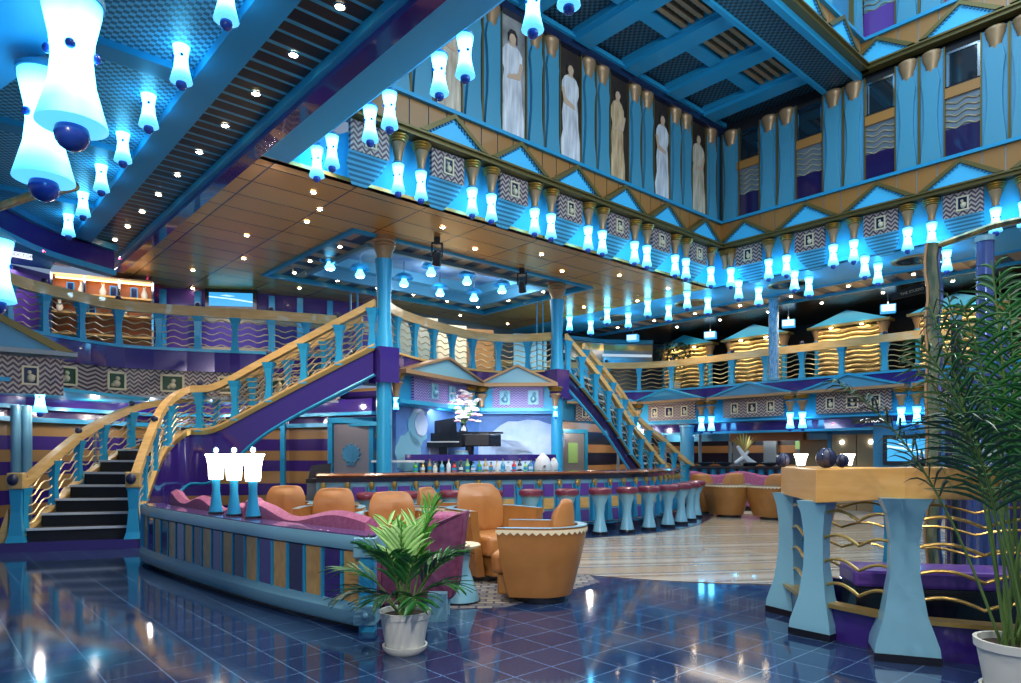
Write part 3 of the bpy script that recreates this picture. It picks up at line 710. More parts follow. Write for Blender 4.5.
# ---- railings
POSTM = {}
def post_mesh(h, mname):
    k = (round(h, 2), mname)
    if k not in POSTM:
        mb = MB(); M = Matrix.Rotation(PI / 4, 4, 'Z')
        mb.lathe([(.085 * 1.3, 0), (.07 * 1.3, h * .12), (.052 * 1.3, h * .42), (.055 * 1.3, h * .6), (.08 * 1.3, h * .85), (.115 * 1.3, h)], 4, M=M)
        me = bpy.data.meshes.new('post'); me.from_pydata([tuple(p) for p in mb.v], [], mb.f); me.update(); me.materials.append(MATS[mname]); POSTM[k] = me
    return POSTM[k]
def railing(name, label, cat, path, posts, h=.9, thick=.17, w=.13, rods=5, group=None, balls=2, rail='wood_rail', pm='cyan', z0=.05, amp=.03, curb='olive_gold', wsc=1.0):
    path = [Vector(p) for p in path]; o0 = path[0].copy()
    r = root(name, label, cat, o0, 0, group); pth = [p - o0 for p in path]
    mk('handrail', MB().sweep([p + Vector((0, 0, h - thick)) for p in pth], rect(w, 0, thick)), rail, r, False)
    if curb: mk('curb', MB().sweep(pth, rect(w * .9, -.03, z0)), curb, r, False)
    L = plen(pth); n = posts; step = L / (n - 1)
    for i in range(n):
        p, d = poly_at(pth, min(max(i * step, .06), L - .06))
        q = bpy.data.objects.new('post', post_mesh(h - thick - z0 * .5, pm)); COL.objects.link(q); q.parent = r
        q.location = p + Vector((0, 0, z0 * .5)); q.rotation_euler = (0, 0, math.atan2(d.y, d.x)); q.scale = (wsc, .8 * wsc, 1)
        if balls and i % balls == 0:
            mk('ball_ornament', MB().ball(p + Vector((0, 0, h + .04)), .055, 12, 8), 'ball_dark', r)
        if i < n - 1:
            for k in range(rods):
                zz = z0 + (h - thick - z0) * (k + .6) / (rods + .2)
                pts = []
                for t in range(11):
                    pp, dd = poly_at(pth, i * step + step * t / 10)
                    pts.append(pp + Vector((0, 0, zz + amp * math.sin(t / 10 * PI * 4 + (i % 2) * PI))))
                mk('wavy_rod', MB().tube(pts, .012, 4), 'rod', r)
    return r

# ---- left gallery of the first landing
ZL2 = 3.55
BL = [at(-90, 9.3, ZL2), at(7, 11.4, ZL2), at(70, 12.6, ZL2), at(124, 13.5, ZL2), at(215, 14.15, ZL2), at(256, 14.35, ZL2), at(340, 15.0, ZL2)]
BLs = smoothp(BL, 3)
railing('gallery_railing', 'curved gallery railing above the cameo frieze, left of the near staircase', 'railing', BLs, 13, h=.92, thick=.2, balls=2)
def ribbon(name, path, z0, z1, m, t=.08, off=0, kind='structure', label=None):
    pts = offset(path, off); z = pts[0].z
    mb = MB().sweep([Vector((p.x, p.y, 0)) for p in pts], rect(t, z0, z1))
    return struct(name, mb, m)
ribbon('wall_gallery_purple', BLs, ZL2 - .42, ZL2, 'purple', .10, .05)
ribbon('trim_gallery', BLs, ZL2 - .02, ZL2 + .04, 'cyan', .14, .06)
ribbon('wall_gallery_frieze', BLs, ZL2 - .95, ZL2 - .42, 'zigzag', .06, .02)
ribbon('trim_gallery', BLs, ZL2 - .99, ZL2 - .94, 'grey_panel', .3, .02)
# cameos on the gallery frieze
n = 0
for i in range(9):
    L = plen(BLs); p, d = poly_at(BLs, 2.2 + i * 1.02)
    if 2.2 + i * 1.02 > L: break
    a = math.atan2(d.y, d.x); wdt = .20 if i % 2 else .15
    r = root('cameo', 'cream-framed cameo on the left gallery frieze, %s from the hourglass lamp' % ORD[i], 'cameo', p + Vector((d.y, -d.x, 0)) * .06 + Vector((0, 0, -.68)), a, 'cameos on the left gallery frieze')
    m = MB()
    for s in (-1, 1): m.box(-wdt, wdt, -.03, 0, s * .16 - .02, s * .16 + .02); m.box(s * wdt - .02, s * wdt + .02, -.03, 0, -.16, .16)
    mk('frame', m, 'cream', r, False)
    mk('ground', MB().box(-wdt, wdt, -.01, 0, -.16, .16), 'leaf_dark', r, False)
    mk('relief', MB().ball((0, -.01, -.05), .07, 8, 5).ball((.02, -.01, .05), .045, 8, 5).ball((-.06, -.01, -.08), .04, 6, 4), 'cream', r)
def slab_xy(name, pts, z0, z1, m): return struct(name, MB().prism_z([(p.x, p.y) for p in pts], z0, z1), m)
WL = [at(-120, 11.5), at(-20, 13.7), at(60, 15.3), at(150, 16.2), at(256, 16.8), at(384, 18.2)]
slab_xy('floor_gallery', [p for p in BLs] + list(reversed(WL)), ZL2 - .3, ZL2 - .02, 'cyan_deep')
# wall behind the left gallery
ribbon('wall_gallery', WL, ZL2, ZC, 'violet', .1)
bands('gallery_stripe', 2, .85, [(0, (.05, .03, .22)), (.45, (.30, .27, .20)), (.75, (.05, .03, .22))], rough=.3)
ribbon('wall_gallery_panel', [at(100, 16.0), at(256, 16.7), at(384, 18.1)], ZL2, ZL2 + 1.5, 'gallery_stripe', .05)
for i, (px, Y) in enumerate(((142, 16.0), (163, 16.1), (198, 16.3), (272, 16.8), (300, 17.0), (330, 17.3))):
    p = at(px, Y - .1, ZL2); struct('trim_gallery_post', MB().box(-.07, .07, -.06, .06, 0, 1.75), 'cyan', loc=p, rz=math.radians(15))
HB = offset(BLs, .35)
HB = [Vector((p.x, p.y, 0)) for p in HB if p.x < at(128, 13.4).x]
ribbon('trim_header', HB, 4.93, 5.34, 'purple', .10)
ribbon('trim_header', HB, 4.84, 4.94, 'cyan', .22)
ribbon('trim_header', HB, 5.3, 5.42, 'cyan_deep', .3)
# small sign on the header: unreadable pale letters in the photograph
p = at(21, 11.0, hz(255.5, 11.0)); r = root('lettered_sign', 'small white lettered sign on the purple header at the far left', 'sign', p, math.radians(48))
def text_mesh(txt, size, m, parent, loc, rot, name='lettering'):
    c = bpy.data.curves.new(name, 'FONT'); c.body = txt; c.size = size; c.extrude = .004; c.align_x = 'CENTER'; c.align_y = 'CENTER'
    o = bpy.data.objects.new(name, c); COL.objects.link(o); dg = bpy.context.evaluated_depsgraph_get(); me = bpy.data.meshes.new_from_object(o.evaluated_get(dg)); me.materials.clear(); me.materials.append(MATS[m])
    bpy.data.objects.remove(o); o = bpy.data.objects.new(name, me); COL.objects.link(o); o.parent = parent; o.location = loc; o.rotation_euler = rot
    return o
mk('sign_board', MB().box(-.15, .15, -.012, 0, -.045, .045), 'sign_glow', r, False)
text_mesh('DOCTOR', .075, 'black', r, (0, -.018, 0), (PI / 2, 0, 0))
# small ceiling star lights on the header (red)
for k, (px, Y, py) in enumerate(((44, 11.55, 254), (120, 12.85, 261), (148, 15.9, 288))):
    r = root('red_spot', 'small red light on the purple panel, %s from the far left' % ORD[k], 'light', at(px, Y - .15, hz(py, Y)), 0)
    mk('bulb', MB().ball((0, 0, 0), .028, 8, 6), 'red_glow', r); mk('rim', MB().lathe([(.03, 0), (.04, .01), (.03, .02)], 8, M=Matrix.Rotation(PI / 2, 4, 'X')), 'chrome', r)
# lit display case behind the gallery
r = root('display_case', 'lit orange display case with bottles and frames behind the left gallery railing', 'display case', at(104, 14.9, ZL2), math.radians(24))
mk('case_back', MB().box(-.95, .95, .2, .25, 0, 1.75), 'orange_wall', r, False)
m = MB()
for z in (0, .45, .9, 1.3, 1.7): m.box(-.95, .95, -.12, .2, z, z + .04)
mk('shelf', m, 'wood_orange', r, False)
m = MB()
for x in (-.95, -.35, .3, .95): m.box(x - .02, x + .02, -.12, .2, 0, 1.74)
mk('divider', m, 'chrome', r, False)
mk('light_strip', MB().box(-.9, .9, .0, .05, 1.66, 1.69), 'display_glow', r, False)
for k in range(9):
    x = -.82 + k * .2; z = 1.34 if k % 3 else .94
    q = root('picture_ornament' if k % 2 else 'ornament_jar', 'small %s in the lit display case, %s along' % ('blue picture frame' if k % 2 else 'cream jar', ORD[k]), 'ornament', at(104, 14.9, ZL2 + z) + Vector((x * math.cos(.42), x * math.sin(.42), 0)), .42, 'ornaments in the display case')
    if k % 2: mk('frame', MB().box(-.07, .07, -.02, .02, 0, .24), 'cyan', q, False); mk('picture', MB().box(-.05, .05, -.03, -.015, .02, .22), 'navy', q, False)
    else: mk('jar', MB().lathe([(.05, 0), (.07, .1), (.03, .2), (.035, .26)], 10), 'cream', q); mk('lid', MB().lathe([(.04, .26), (.03, .29)], 10), 'gold', q)
# television behind the gallery
def screen(label, p, rz, w, h, art):
    r = root('television', label, 'television', p, rz)
    mk('casing', MB().box(-w / 2 - .09, w / 2 + .09, 0, .08, -h / 2 - .09, h / 2 + .09), 'black', r, False)
    mk('display', MB().box(-w / 2, w / 2, -.01, .01, -h / 2, h / 2), 'screen_blue', r, False)
    m = MB()
    m.prism_y([(-w / 2, h * .12), (-w * .1, h * .02), (w * .3, -h * .14), (w / 2, -h * .22), (w / 2, -h * .13), (w * .1, h * .06), (-w / 2, h * .22)], -.016, -.012)
    m.prism_y([(-w * .25, h * .28), (-w * .05, h * .2), (w * .1, h * .24), (-w * .1, h * .34)], -.016, -.012)
    mk('picture', m, 'screen_white', r, False)
    return r
screen('wide blue television behind the left gallery railing, above the stair', at(231, 16.35, hz(299.5, 16.35)), math.radians(8), 1.0, .32, 0)

# ---- ground floor behind the left stair
mb = MB()
GL = [at(-60, 11.6), at(5, 12.9), at(150, 15.6), at(290, 16.2), at(388, 14.9)]
ribbon('wall_ground_left', GL, 0, 2.9, 'stripe_wall', .1)
ribbon('trim_ground_left', offset(GL, .5), 2.35, 2.62, 'purple', .12)
ribbon('trim_ground_left', offset(GL, .45), 2.28, 2.36, 'cyan', .2)
ribbon('trim_ground_left', offset(GL, .3), 2.05, 2.14, 'cyan', .08)
for px, Y in ((16, 12.4), (27, 12.5)):
    struct('trim_post', MB().lathe([(.08, 0), (.08, 2.3)], 14), 'steel_blue', True, at(px, Y - .3))
struct('trim_post', MB().box(-.05, .05, -.05, .05, 0, 2.3), 'cyan', loc=at(283, 15.4))
slab_xy('ceiling_under_gallery', [p for p in BLs] + list(reversed(WL)), ZL2 - .98, ZL2 - .88, 'cyan_deep')
# grid posts on that wall
for px, Y in ((95, 14.4), (128, 15.0)):
    struct('trim_post', MB().box(-.02, .02, -.02, .02, 0, 2.1), 'grey_panel', loc=at(px, Y - .1))
# door with the round emblem
r = root('emblem_door', 'silver door with a round turquoise emblem, left of the near column', 'door', at(352, 15.0), math.radians(-8))
mk('frame', MB().box(-.52, -.42, -.1, .1, 0, 2.2).box(.42, .52, -.1, .1, 0, 2.2).box(-.52, .52, -.1, .1, 2.12, 2.24), 'cyan', r, False)
mk('door_leaf', MB().box(-.40, .40, -.04, .04, 0, 2.1), 'silver_door', r, False)
m = MB().lathe([(.001, .0), (.17, .0), (.19, .02), (.001, .02)], 20, M=Matrix.Translation((0, -.05, 1.45)) @ Matrix.Rotation(PI / 2, 4, 'X'))
for k in range(12):
    a = k * PI / 6; m.ball((.2 * math.cos(a), -.05, 1.45 + .2 * math.sin(a)), .03, 6, 4)
m.box(-.03, .03, -.08, -.05, 1.28, 1.6); m.box(-.10, .10, -.08, -.05, 1.2, 1.24)
mk('emblem', m, 'cyan_light', r)

# ---- the near staircase
def interp(poly, t):
    L = plen(poly); return poly_at(poly, L * t)[0]
near = smoothp([Vector((-5.85, 10.56, .15)), Vector((-6.0, 11.3, .85)), Vector((-6.15, 12.1, 1.45)), Vector((-6.0, 12.62, 1.80)), Vector((-5.45, 12.6, 1.86)), Vector((-4.6, 12.5, 2.27)), Vector((-3.6, 12.4, 2.77)), Vector((-2.44, 12.3, 3.34))], 5)
far = smoothp([Vector((-7.23, 10.07, .15)), Vector((-7.25, 10.9, .62)), Vector((-7.4, 12.1, 1.10)), Vector((-7.3, 13.4, 1.55)), Vector((-6.4, 14.2, 1.84)), Vector((-5.3, 14.1, 2.27)), Vector((-4.2, 13.9, 2.77)), Vector((-3.0, 13.8, 3.34))], 5)
def at_z(poly, z):
    for i in range(len(poly) - 1):
        a, b = poly[i], poly[i + 1]
        if a.z <= z <= b.z + 1e-6: t = (z - a.z) / max(b.z - a.z, 1e-6); return a + (b - a) * t
    return poly[-1] if z > poly[-1].z else poly[0]
def staircase(name, label, near, far, z0, z1, n, mats, lowcut=.40, bulge=0.0):
    r = root(name, label, 'staircase', near[0].copy() * 0, 0)
    h = (z1 - z0) / n
    cut = lambda z: (lowcut + bulge * math.exp(-((z - 1.55) / .5) ** 2)) * min(1, max(0, (z - .15) / .6))
    for i in range(n):
        za, zb = z0 + i * h, z0 + (i + 1) * h
        a0, b0 = at_z(near, max(za, near[0].z)), at_z(far, max(za, far[0].z)); a1, b1 = at_z(near, min(zb + .04, near[-1].z)), at_z(far, min(zb + .04, far[-1].z))
        zt = min(za + h * .9, z1); m = MB(); bot = max(0, za - .12)
        a0, b0 = a0.lerp(b0, .05), b0.lerp(a0, .05); a1, b1 = a1.lerp(b1, .05), b1.lerp(a1, .05)
        m.prism_z([(a0.x, a0.y), (a1.x, a1.y), (b1.x, b1.y), (b0.x, b0.y)], bot, zt)
        st = mk('step', m, mats[0], r, False)
        m = MB(); d = (a0 - b0); d.z = 0; d.normalize(); f = Vector((d.y, -d.x, 0))
        if f.dot(a1 - a0) > 0: f = -f
        q = [(a0.x, a0.y), (b0.x, b0.y), (b0.x + f.x * .03, b0.y + f.y * .03), (a0.x + f.x * .03, a0.y + f.y * .03)]
        m.prism_z(q, zt - .030, zt + .006); mk('nosing', m, 'white', st, False)
    for nm, poly, mt in (('near_stringer', near, mats[1]), ('far_stringer', far, mats[1])):
        s = 1 if nm[0] == 'n' else -1
        vs = []; fs = []
        for p in poly:
            b = max(0.0, p.z - .12 - cut(p.z))
            for dx in (-.03, .03): vs += [(p.x + dx, p.y + dx, p.z + .05), (p.x + dx, p.y + dx, b)]
        for i in range(len(poly) - 1):
            a = i * 4; c = a + 4
            fs += [(a, c, c + 1, a + 1), (a + 2, a + 3, c + 3, c + 2), (a, a + 2, c + 2, c), (a + 1, c + 1, c + 3, a + 3)]
        mk(nm, MB().add(vs, fs), mt, r)
        mk('stringer_cap', MB().sweep([p + Vector((0, 0, .05)) for p in poly], rect(.12, 0, .04)), mats[2], r, False)
        mk('stringer_rib', MB().tube([Vector((p.x, p.y - .04, max(.03, p.z - .14 - cut(p.z)))) for p in poly], .03, 6), 'cyan', r)
    m = MB(); vs = []; fs = []
    K = 26
    for i in range(K + 1):
        z = near[0].z + (near[-1].z - near[0].z) * i / K; a, b = at_z(near, z), at_z(far, z); zb = max(.02, z - .10 - cut(z))
        vs += [(a.x, a.y, zb), (b.x, b.y, zb)]
    for i in range(K): fs.append((2 * i, 2 * i + 2, 2 * i + 3, 2 * i + 1))
    mk('underside', m.add(vs, fs), mats[3], r)
    return r
struct('trim_stair_plinth', MB().prism_z([(-5.7, 10.4), (-7.45, 9.85), (-7.6, 10.8), (-5.8, 11.1)], 0, .14), 'purple')
staircase('curved_staircase', 'near curved staircase with dark steps and purple stringer, beside the low curved wall', near, far, .15, 3.34, 16, ['soft_black', 'purple', 'wood_rail', 'purple'], .34, .62)
railing('stair_railing', 'near side railing of the curved staircase, rising to the near column', 'railing', near, 10, h=.88, thick=.13, rods=6, balls=2, amp=.035, curb='gold')
railing('stair_railing', 'far side railing of the curved staircase, ending at the foot newel on the left', 'railing', far, 11, h=.88, thick=.13, rods=5, balls=2, amp=.035, curb='gold')
def newel(label, p, sd=-1):
    r = root('stair_newel', label, 'newel post', p, math.radians(20))
    mk('post', MB().lathe([(.20, 0), (.15, .1), (.10, .45), (.13, .80)], 4, M=Matrix.Rotation(PI / 4, 4, 'Z')), 'cyan', r, False)
    mk('wood_head', MB().box(-.12, .12, -.12, .12, .78, 1.02), 'wood_rail', r, False, bevel=.015)
    r.scale = (.85, .85, 1)
    mk('wood_foot', MB().prism_y([(sd * .30, 0), (sd * .12, 0), (sd * .12, .5)], -.06, .06), 'wood_rail', r, False)
    mk('ball', MB().ball((-.02, -.16, .92), .085, 14, 8), 'ball_dark', r)
newel('blue and wood newel at the foot of the near staircase, left side', Vector((-7.25, 10.02, .14)))
newel('blue and wood newel at the foot of the near staircase, beside the low wall', Vector((-5.80, 10.5, .14)), 1)

# ---- middle balcony over the stage
BC = [at(384, 12.45, 3.35), at(400, 13.3, 3.35), at(438, 14.6, 3.35), at(475, 15.7, 3.35), at(512, 16.05, 3.35), at(557, 15.75, 3.35)]
BCs = smoothp(BC, 3)
railing('balcony_railing', 'balcony railing over the piano stage, between the two tall blue columns', 'railing', BCs, 9, h=.9, thick=.18, balls=0, rods=5)
ribbon('wall_stage_purple', BCs, 3.12, 3.36, 'purple', .1, .03)
ribbon('trim_stage', BCs, 3.34, 3.38, 'wood_rail', .14, .05)
BK = [at(384, 18.2), at(470, 20), at(560, 22)]
slab_xy('floor_balcony', list(BCs) + list(reversed(BK)) , 3.05, 3.33, 'cyan_deep')
# fascia under it: two straight runs meeting at a set-back corner
F0, F1, F2 = at(391, 12.95), at(477, 15.75), at(560, 15.6)
def run_frame(a, b):
    d = b - a; return math.atan2(d.y, d.x), d.length
struct('wall_stage', MB().sweep([Vector((p.x, p.y, 0)) + Vector((0, .35, 0)) for p in (F0, F1, F2)], rect(.1, 0, 3.1)), 'mural')
slab_xy('ceiling_stage', [F0, F1, F2, at(560, 18), at(384, 16)], 2.5, 2.56, 'cyan_deep')
for k, (a, b) in enumerate(((F0, F1), (F1, F2))):
    rz, L = run_frame(a, b); mid = (a + b) / 2
    r = root('stage_pediment', 'wide blue pediment over the piano stage, %s' % ('by the near column', 'by the far column')[k], 'pediment', mid + Vector((0, 0, 3.05)), rz, 'stage pediments')
    w = L - .1
    mk('tympanum', MB().prism_y([(-w / 2 + .1, 0), (w / 2 - .1, 0), (0, .36)], -.24, 0), 'powder', r, False)
    mk('raking_moulding', MB().prism_y([(-w / 2, 0), (-w / 2 + .12, 0), (0, .37), (0, .42)], -.30, 0).prism_y([(w / 2, 0), (w / 2 - .12, 0), (0, .37), (0, .42)], -.30, 0), 'bronze', r, False)
    mk('base_moulding', MB().box(-w / 2, w / 2, -.32, 0, -.08, 0), 'bronze', r, False)
    r = root('stage_frieze', 'violet zigzag frieze with two cameos over the stage, %s' % ('by the near column', 'by the far column')[k], 'wall panel', mid + Vector((0, 0, 2.97)), rz, 'stage friezes')
    mk('woven_panel', MB().box(-w * .32, w * .32, -.10, 0, -.48, 0), 'zigzag_violet', r, False)
    for x in (-.3, .35):
        q = mk('cameo_frame', MB().box(x - .12, x + .12, -.13, -.1, -.40, -.08), 'powder', r, False)
        mk('relief', MB().ball((x, -.13, -.28), .08, 8, 5).ball((x + .02, -.13, -.16), .045, 8, 5), 'steel_blue', q)
    mk('backing', MB().box(-w / 2, w / 2, -.02, .05, -.6, 0), 'cyan', r, False)
    mk('lower_edge', MB().box(-w / 2, w / 2, -.18, .1, -.56, -.48), 'cyan', r, False)
bigbr = make_bracket(.46, .15); bigbr.name = 'capital_bracket'
for k, (a, b, t) in enumerate(((F0, F1, .06), (F0, F1, .9), (F1, F2, .06), (F1, F2, .94))):
    p = a + (b - a) * t + Vector((0, -.14, 2.97))
    place(bigbr, 'bb', p, 0, 'bronze capital bracket over the piano stage, %s from the near column' % ORD[k], 'brackets over the stage')
    if k in (0, 3): place(lamp, 'lamp', p + Vector((0, 0, -.44)), 0, 'small hourglass lamp under the stage fascia, by the %s column' % ('near' if k == 0 else 'far'), 'lamps over the stage').scale = (.6, .6, .6)
# mural shapes: pale cherub head and clouds, generic
def mural_pt(k, t, z):
    a, b = (F0, F1) if k == 0 else (F1, F2)
    p = a + (b - a) * t + Vector((0, .35, 0)); d = (b - a).normalized(); return p + Vector((d.y, -d.x, 0)) * .055 + Vector((0, 0, z)), math.atan2(d.y, d.x)
def blob(pts, k, t, z, m, par):
    p, rz = mural_pt(k, t, z)
    o = mk('painted_cloud', MB().prism_y(pts, -.012, 0), m, par, False); o.location = p; o.rotation_euler = (0, 0, rz); return o
mr = root('wall_mural', 'blue wall mural with pale clouds and a curly-haired figure behind the piano', 'mural', (0, 0, 0), 0)
def cloudy(w, h, n=22, sd=1, j=.12):
    rr = random.Random(sd); return [(w * math.cos(2 * PI * i / n) * (1 + rr.uniform(-j, j)), h * math.sin(2 * PI * i / n) * (1 + rr.uniform(-j, j))) for i in range(n)]
blob(cloudy(.9, .5, 24, 3, .08), 1, .62, 1.75, 'cloud_white', mr)
blob(cloudy(.7, .45, 24, 5, .08), 1, .3, 1.35, 'cloud_white', mr)
blob(cloudy(.35, .40, 20, 8), 0, .22, 2.0, 'powder', mr)
blob(cloudy(.22, .24, 20, 9, .06), 0, .26, 2.05, 'cloud_white', mr).location.y -= .03
blob(cloudy(.42, .42, 20, 10), 0, .12, 1.45, 'powder', mr)
blob(cloudy(.35, .3, 20, 11), 0, .45, 1.5, 'cloud_white', mr)

# ---- far staircase, seen from below its side
n2 = smoothp([at(566, 15.75, 3.34), at(588, 16.0, 2.77), at(606, 16.3, 2.25), at(618, 16.55, 1.83), at(629, 16.8, 1.42), at(640, 17.1, 1.08), at(655, 17.6, .60), at(672, 18.0, .1)], 4)
f2 = [p + Vector((.55, 1.35, 0)) for p in n2[:14]] + [p + Vector((.55 + .04 * i, 1.35, 0)) for i, p in enumerate(n2[14:])]
n2r, f2r = list(reversed(n2)), list(reversed(f2))
staircase('curved_staircase', 'far staircase dropping from the far column to the right end of the bar', n2r, f2r, .1, 3.34, 17, ['soft_black', 'purple_dark', 'cyan', 'soft_black'], .22)
railing('stair_railing', 'near side railing of the far staircase, right of the far column', 'railing', n2, 10, h=.88, thick=.13, rods=5, balls=0, amp=.03)
railing('stair_railing', 'far side railing of the far staircase, partly hidden by its near railing', 'railing', f2, 10, h=.88, thick=.13, rods=4, balls=0, amp=.03)

# ---- right gallery
ZR = 3.35
BR = smoothp([uv(12.6, 15.6, ZR), uv(13.9, 15.1, ZR), uv(15.4, 14.2, ZR), uv(16.6, 13.2, ZR), uv(17.2, 11.9, ZR), uv(17.2, 9.3, ZR), uv(17.2, 6.6, ZR), uv(17.2, 4.0, ZR), uv(17.2, 2.2, ZR)], 3)
railing('gallery_railing', 'long gallery railing in front of the gold kiosks', 'railing', BR, 17, h=.9, thick=.19, rods=5, balls=2, w=.14)
ribbon('wall_gallery_right', BR, ZR - .26, ZR, 'purple', .1, .05)
ribbon('trim_gallery_right', BR, ZR - .02, ZR + .03, 'cyan', .16, .06)
ribbon('wall_gallery_right', BR, ZR - 1.0, ZR - .24, 'cyan', .06, -.02)
ribbon('trim_gallery_right', BR, ZR - 1.26, ZR - .98, 'purple', .06, -.25)
ribbon('trim_gallery_right', BR, ZR - 1.32, ZR - 1.26, 'cyan', .12, -.25)
ribbon('trim_gallery_right', BR, ZR - 1.0, ZR - .96, 'cyan', .5, -.15)
WR2 = [uv(12.0, 20), uv(16.5, 19), uv(20.6, 16), uv(20.6, 1)]
slab_xy('floor_gallery_right', list(BR) + list(reversed(WR2)), ZR - .2, ZR - .02, 'dark_ceiling')
slab_xy('ceiling_under_gallery_right', list(BR) + list(reversed(WR2)), ZR - 1.02, ZR - .95, 'cyan_deep')
ribbon('wall_gallery_rear', WR2, 3.15, ZC + .05, 'soft_black', .1, -.1)
# wide pediments, friezes and bracket pairs on the right gallery
vp = [13.0, 10.75, 8.15, 5.55, 2.95]; wped = None
RZ = RW[2]
def gal(v): 
    return uv(17.2, v) if v < 12 else uv(16.75, v)
for k in range(4):
    va, vb = vp[k], vp[k + 1]; vm = (va + vb) / 2; c = uv(17.12, vm, 0); rz = RZ
    if k == 0: c = uv(16.95, 12.0, 0)
    w = 2.45
    r = root('gallery_pediment', 'wide low pediment under the right gallery railing, %s from the far staircase' % ORD[k + 1], 'pediment', c + Vector((0, 0, ZR - .32)), rz, 'pediments of the right gallery')
    mk('tympanum', MB().prism_y([(-w / 2 + .1, 0), (w / 2 - .1, 0), (0, .30)], -.26, 0), 'cyan_light', r, False)
    mk('raking_moulding', MB().prism_y([(-w / 2, 0), (-w / 2 + .16, 0), (0, .30), (0, .36)], -.32, 0).prism_y([(w / 2, 0), (w / 2 - .16, 0), (0, .30), (0, .36)], -.32, 0), 'cyan', r, False)
    mk('base_moulding', MB().box(-w / 2, w / 2, -.34, 0, -.07, 0), 'bronze', r, False)
    r = make_medallion(1.75, .50, False, 3); r['label'] = 'long zigzag frieze with three cameos under the right gallery, %s from the far staircase' % ORD[k + 1]
    r['group'] = 'friezes of the right gallery'; r.location = c + Vector((0, 0, ZR - .40)); r.rotation_euler = (0, 0, rz)
# one more bay on the curve behind the far stair
pA, pB = uv(15.0, 14.35), uv(16.55, 13.1); rzA = math.atan2((pB - pA).y, (pB - pA).x); cA = (pA + pB) / 2
r = root('gallery_pediment', 'wide low pediment beside the far staircase, first of the right gallery', 'pediment', cA + Vector((0, 0, ZR - .32)), rzA, 'pediments of the right gallery')
mk('tympanum', MB().prism_y([(-.95, 0), (.95, 0), (0, .30)], -.26, 0), 'cyan_light', r, False)
mk('raking_moulding', MB().prism_y([(-1.05, 0), (-.9, 0), (0, .30), (0, .36)], -.32, 0).prism_y([(1.05, 0), (.9, 0), (0, .30), (0, .36)], -.32, 0), 'cyan', r, False)
mk('base_moulding', MB().box(-1.05, 1.05, -.34, 0, -.07, 0), 'bronze', r, False)
r = make_medallion(1.5, .50, False, 3); r['label'] = 'long zigzag frieze with three cameos beside the far staircase'; r['group'] = 'friezes of the right gallery'
r.location = cA + Vector((0, 0, ZR - .40)); r.rotation_euler = (0, 0, rzA)
n = 0
for k, v in enumerate(vp):
    for s in (1, -1):
        if k == 0 and s == 1: p = uv(16.5, 13.25)
        elif k == 0: p = uv(16.85, 13.0)
        else: p = uv(17.05, v + s * .16)
        p = p + Vector((-.12, -.10, 0))
        place(bigbr, 'bb', p + Vector((0, 0, ZR - .40)), 0, 'bronze capital bracket under the right gallery, %s from the far staircase' % ORD[n], 'brackets of the right gallery')
        place(lamp, 'lamp', p + Vector((0, 0, ZR - .84)), 0, 'hourglass lamp under the right gallery frieze, %s from the far staircase' % ORD[n], 'lamps of the right gallery'); n += 1
for k, (px, Y, py) in enumerate(((686, 21.5, 427), (754 / 1, 21.0, 421), (736, 20.6, 421))):
    place(lamp, 'lamp', at(px, Y, hz(py, Y)), 0, 'small hourglass lamp deep under the right gallery, %s from the left' % ORD[k], 'lamps deep under the right gallery')
# slim mottled column between floors and the blue pillars below
def pillar(label, p, z0, z1, r0, mt, cap=False):
    r = root('pillar', label, 'pillar', p + Vector((0, 0, z0))); r['kind'] = 'thing'
    mk('shaft', MB().lathe([(r0, .05), (r0, z1 - z0 - .05)], 20), mt, r)
    mk('foot_ring', MB().lathe([(r0 + .03, 0), (r0 + .03, .06), (r0, .08)], 20), 'steel_blue', r)
    mk('head_ring', MB().lathe([(r0, z1 - z0 - .08), (r0 + .03, z1 - z0 - .06), (r0 + .03, z1 - z0)], 20), 'steel_blue', r)
pillar('slim mottled blue column on the right gallery, between the second and third kiosks', uv(16.4, 8.5) * 1.0 + Vector((0, 0, 0)), 3.3, ZC, .12, 'mosaic')
pillar('blue pillar on the ground floor at the left end of the far bar', at(687, 20.2), 0, 2.3, .20, 'cyan_light')
pillar('slim blue pillar left of the ground-floor television', at(878, 16.4), 0, 2.2, .07, 'slate_tube')

# ---- gold slatted kiosks on the right gallery
def make_kiosk():
    r = root('gold_kiosk', '', 'kiosk'); w = .86
    mk('back_panel', MB().box(-w, w, 0, .06, 0, 1.55), 'gold', r, False)
    for i in range(12):
        z = .04 + i * .125
        m = MB(); pts = [(-w + .06 + (2 * w - .12) * t / 14, -.10 - .05 * math.cos(t / 14 * PI * 4), z + .05 + .02 * math.sin(t / 14 * PI * 4)) for t in range(15)]
        mk('wavy_slat', m.tube(pts, .062, 6, flat=.7), 'gold_slat', r)
    for s in (-1, 1):
        mk('corner_post', MB().lathe([(.11, 0), (.075, .5), (.08, .9), (.11, 1.25)], 12, (s * w, -.08, 0)), 'cyan', r)
        mk('capital', MB().lathe([(.09, 1.25), (.1, 1.35), (.15, 1.5), (.17, 1.58)], 12, (s * w, -.08, 0)), 'bronze', r)
    mk('pediment', MB().prism_y([(-w - .2, 1.62), (w + .2, 1.62), (0, 1.98)], -.25, .05), 'cyan', r, False)
    mk('pediment_base', MB().box(-w - .22, w + .22, -.28, .08, 1.56, 1.63), 'olive_gold', r, False)
    for s in (-.45, .35): mk('kiosk_spot', MB().lathe([(.001, 1.545), (.045, 1.545), (.045, 1.56)], 10, (s, -.19, 0)), 'spot_glow', r)
    return r
kk = make_kiosk(); kk['group'] = 'gold kiosks on the right gallery'
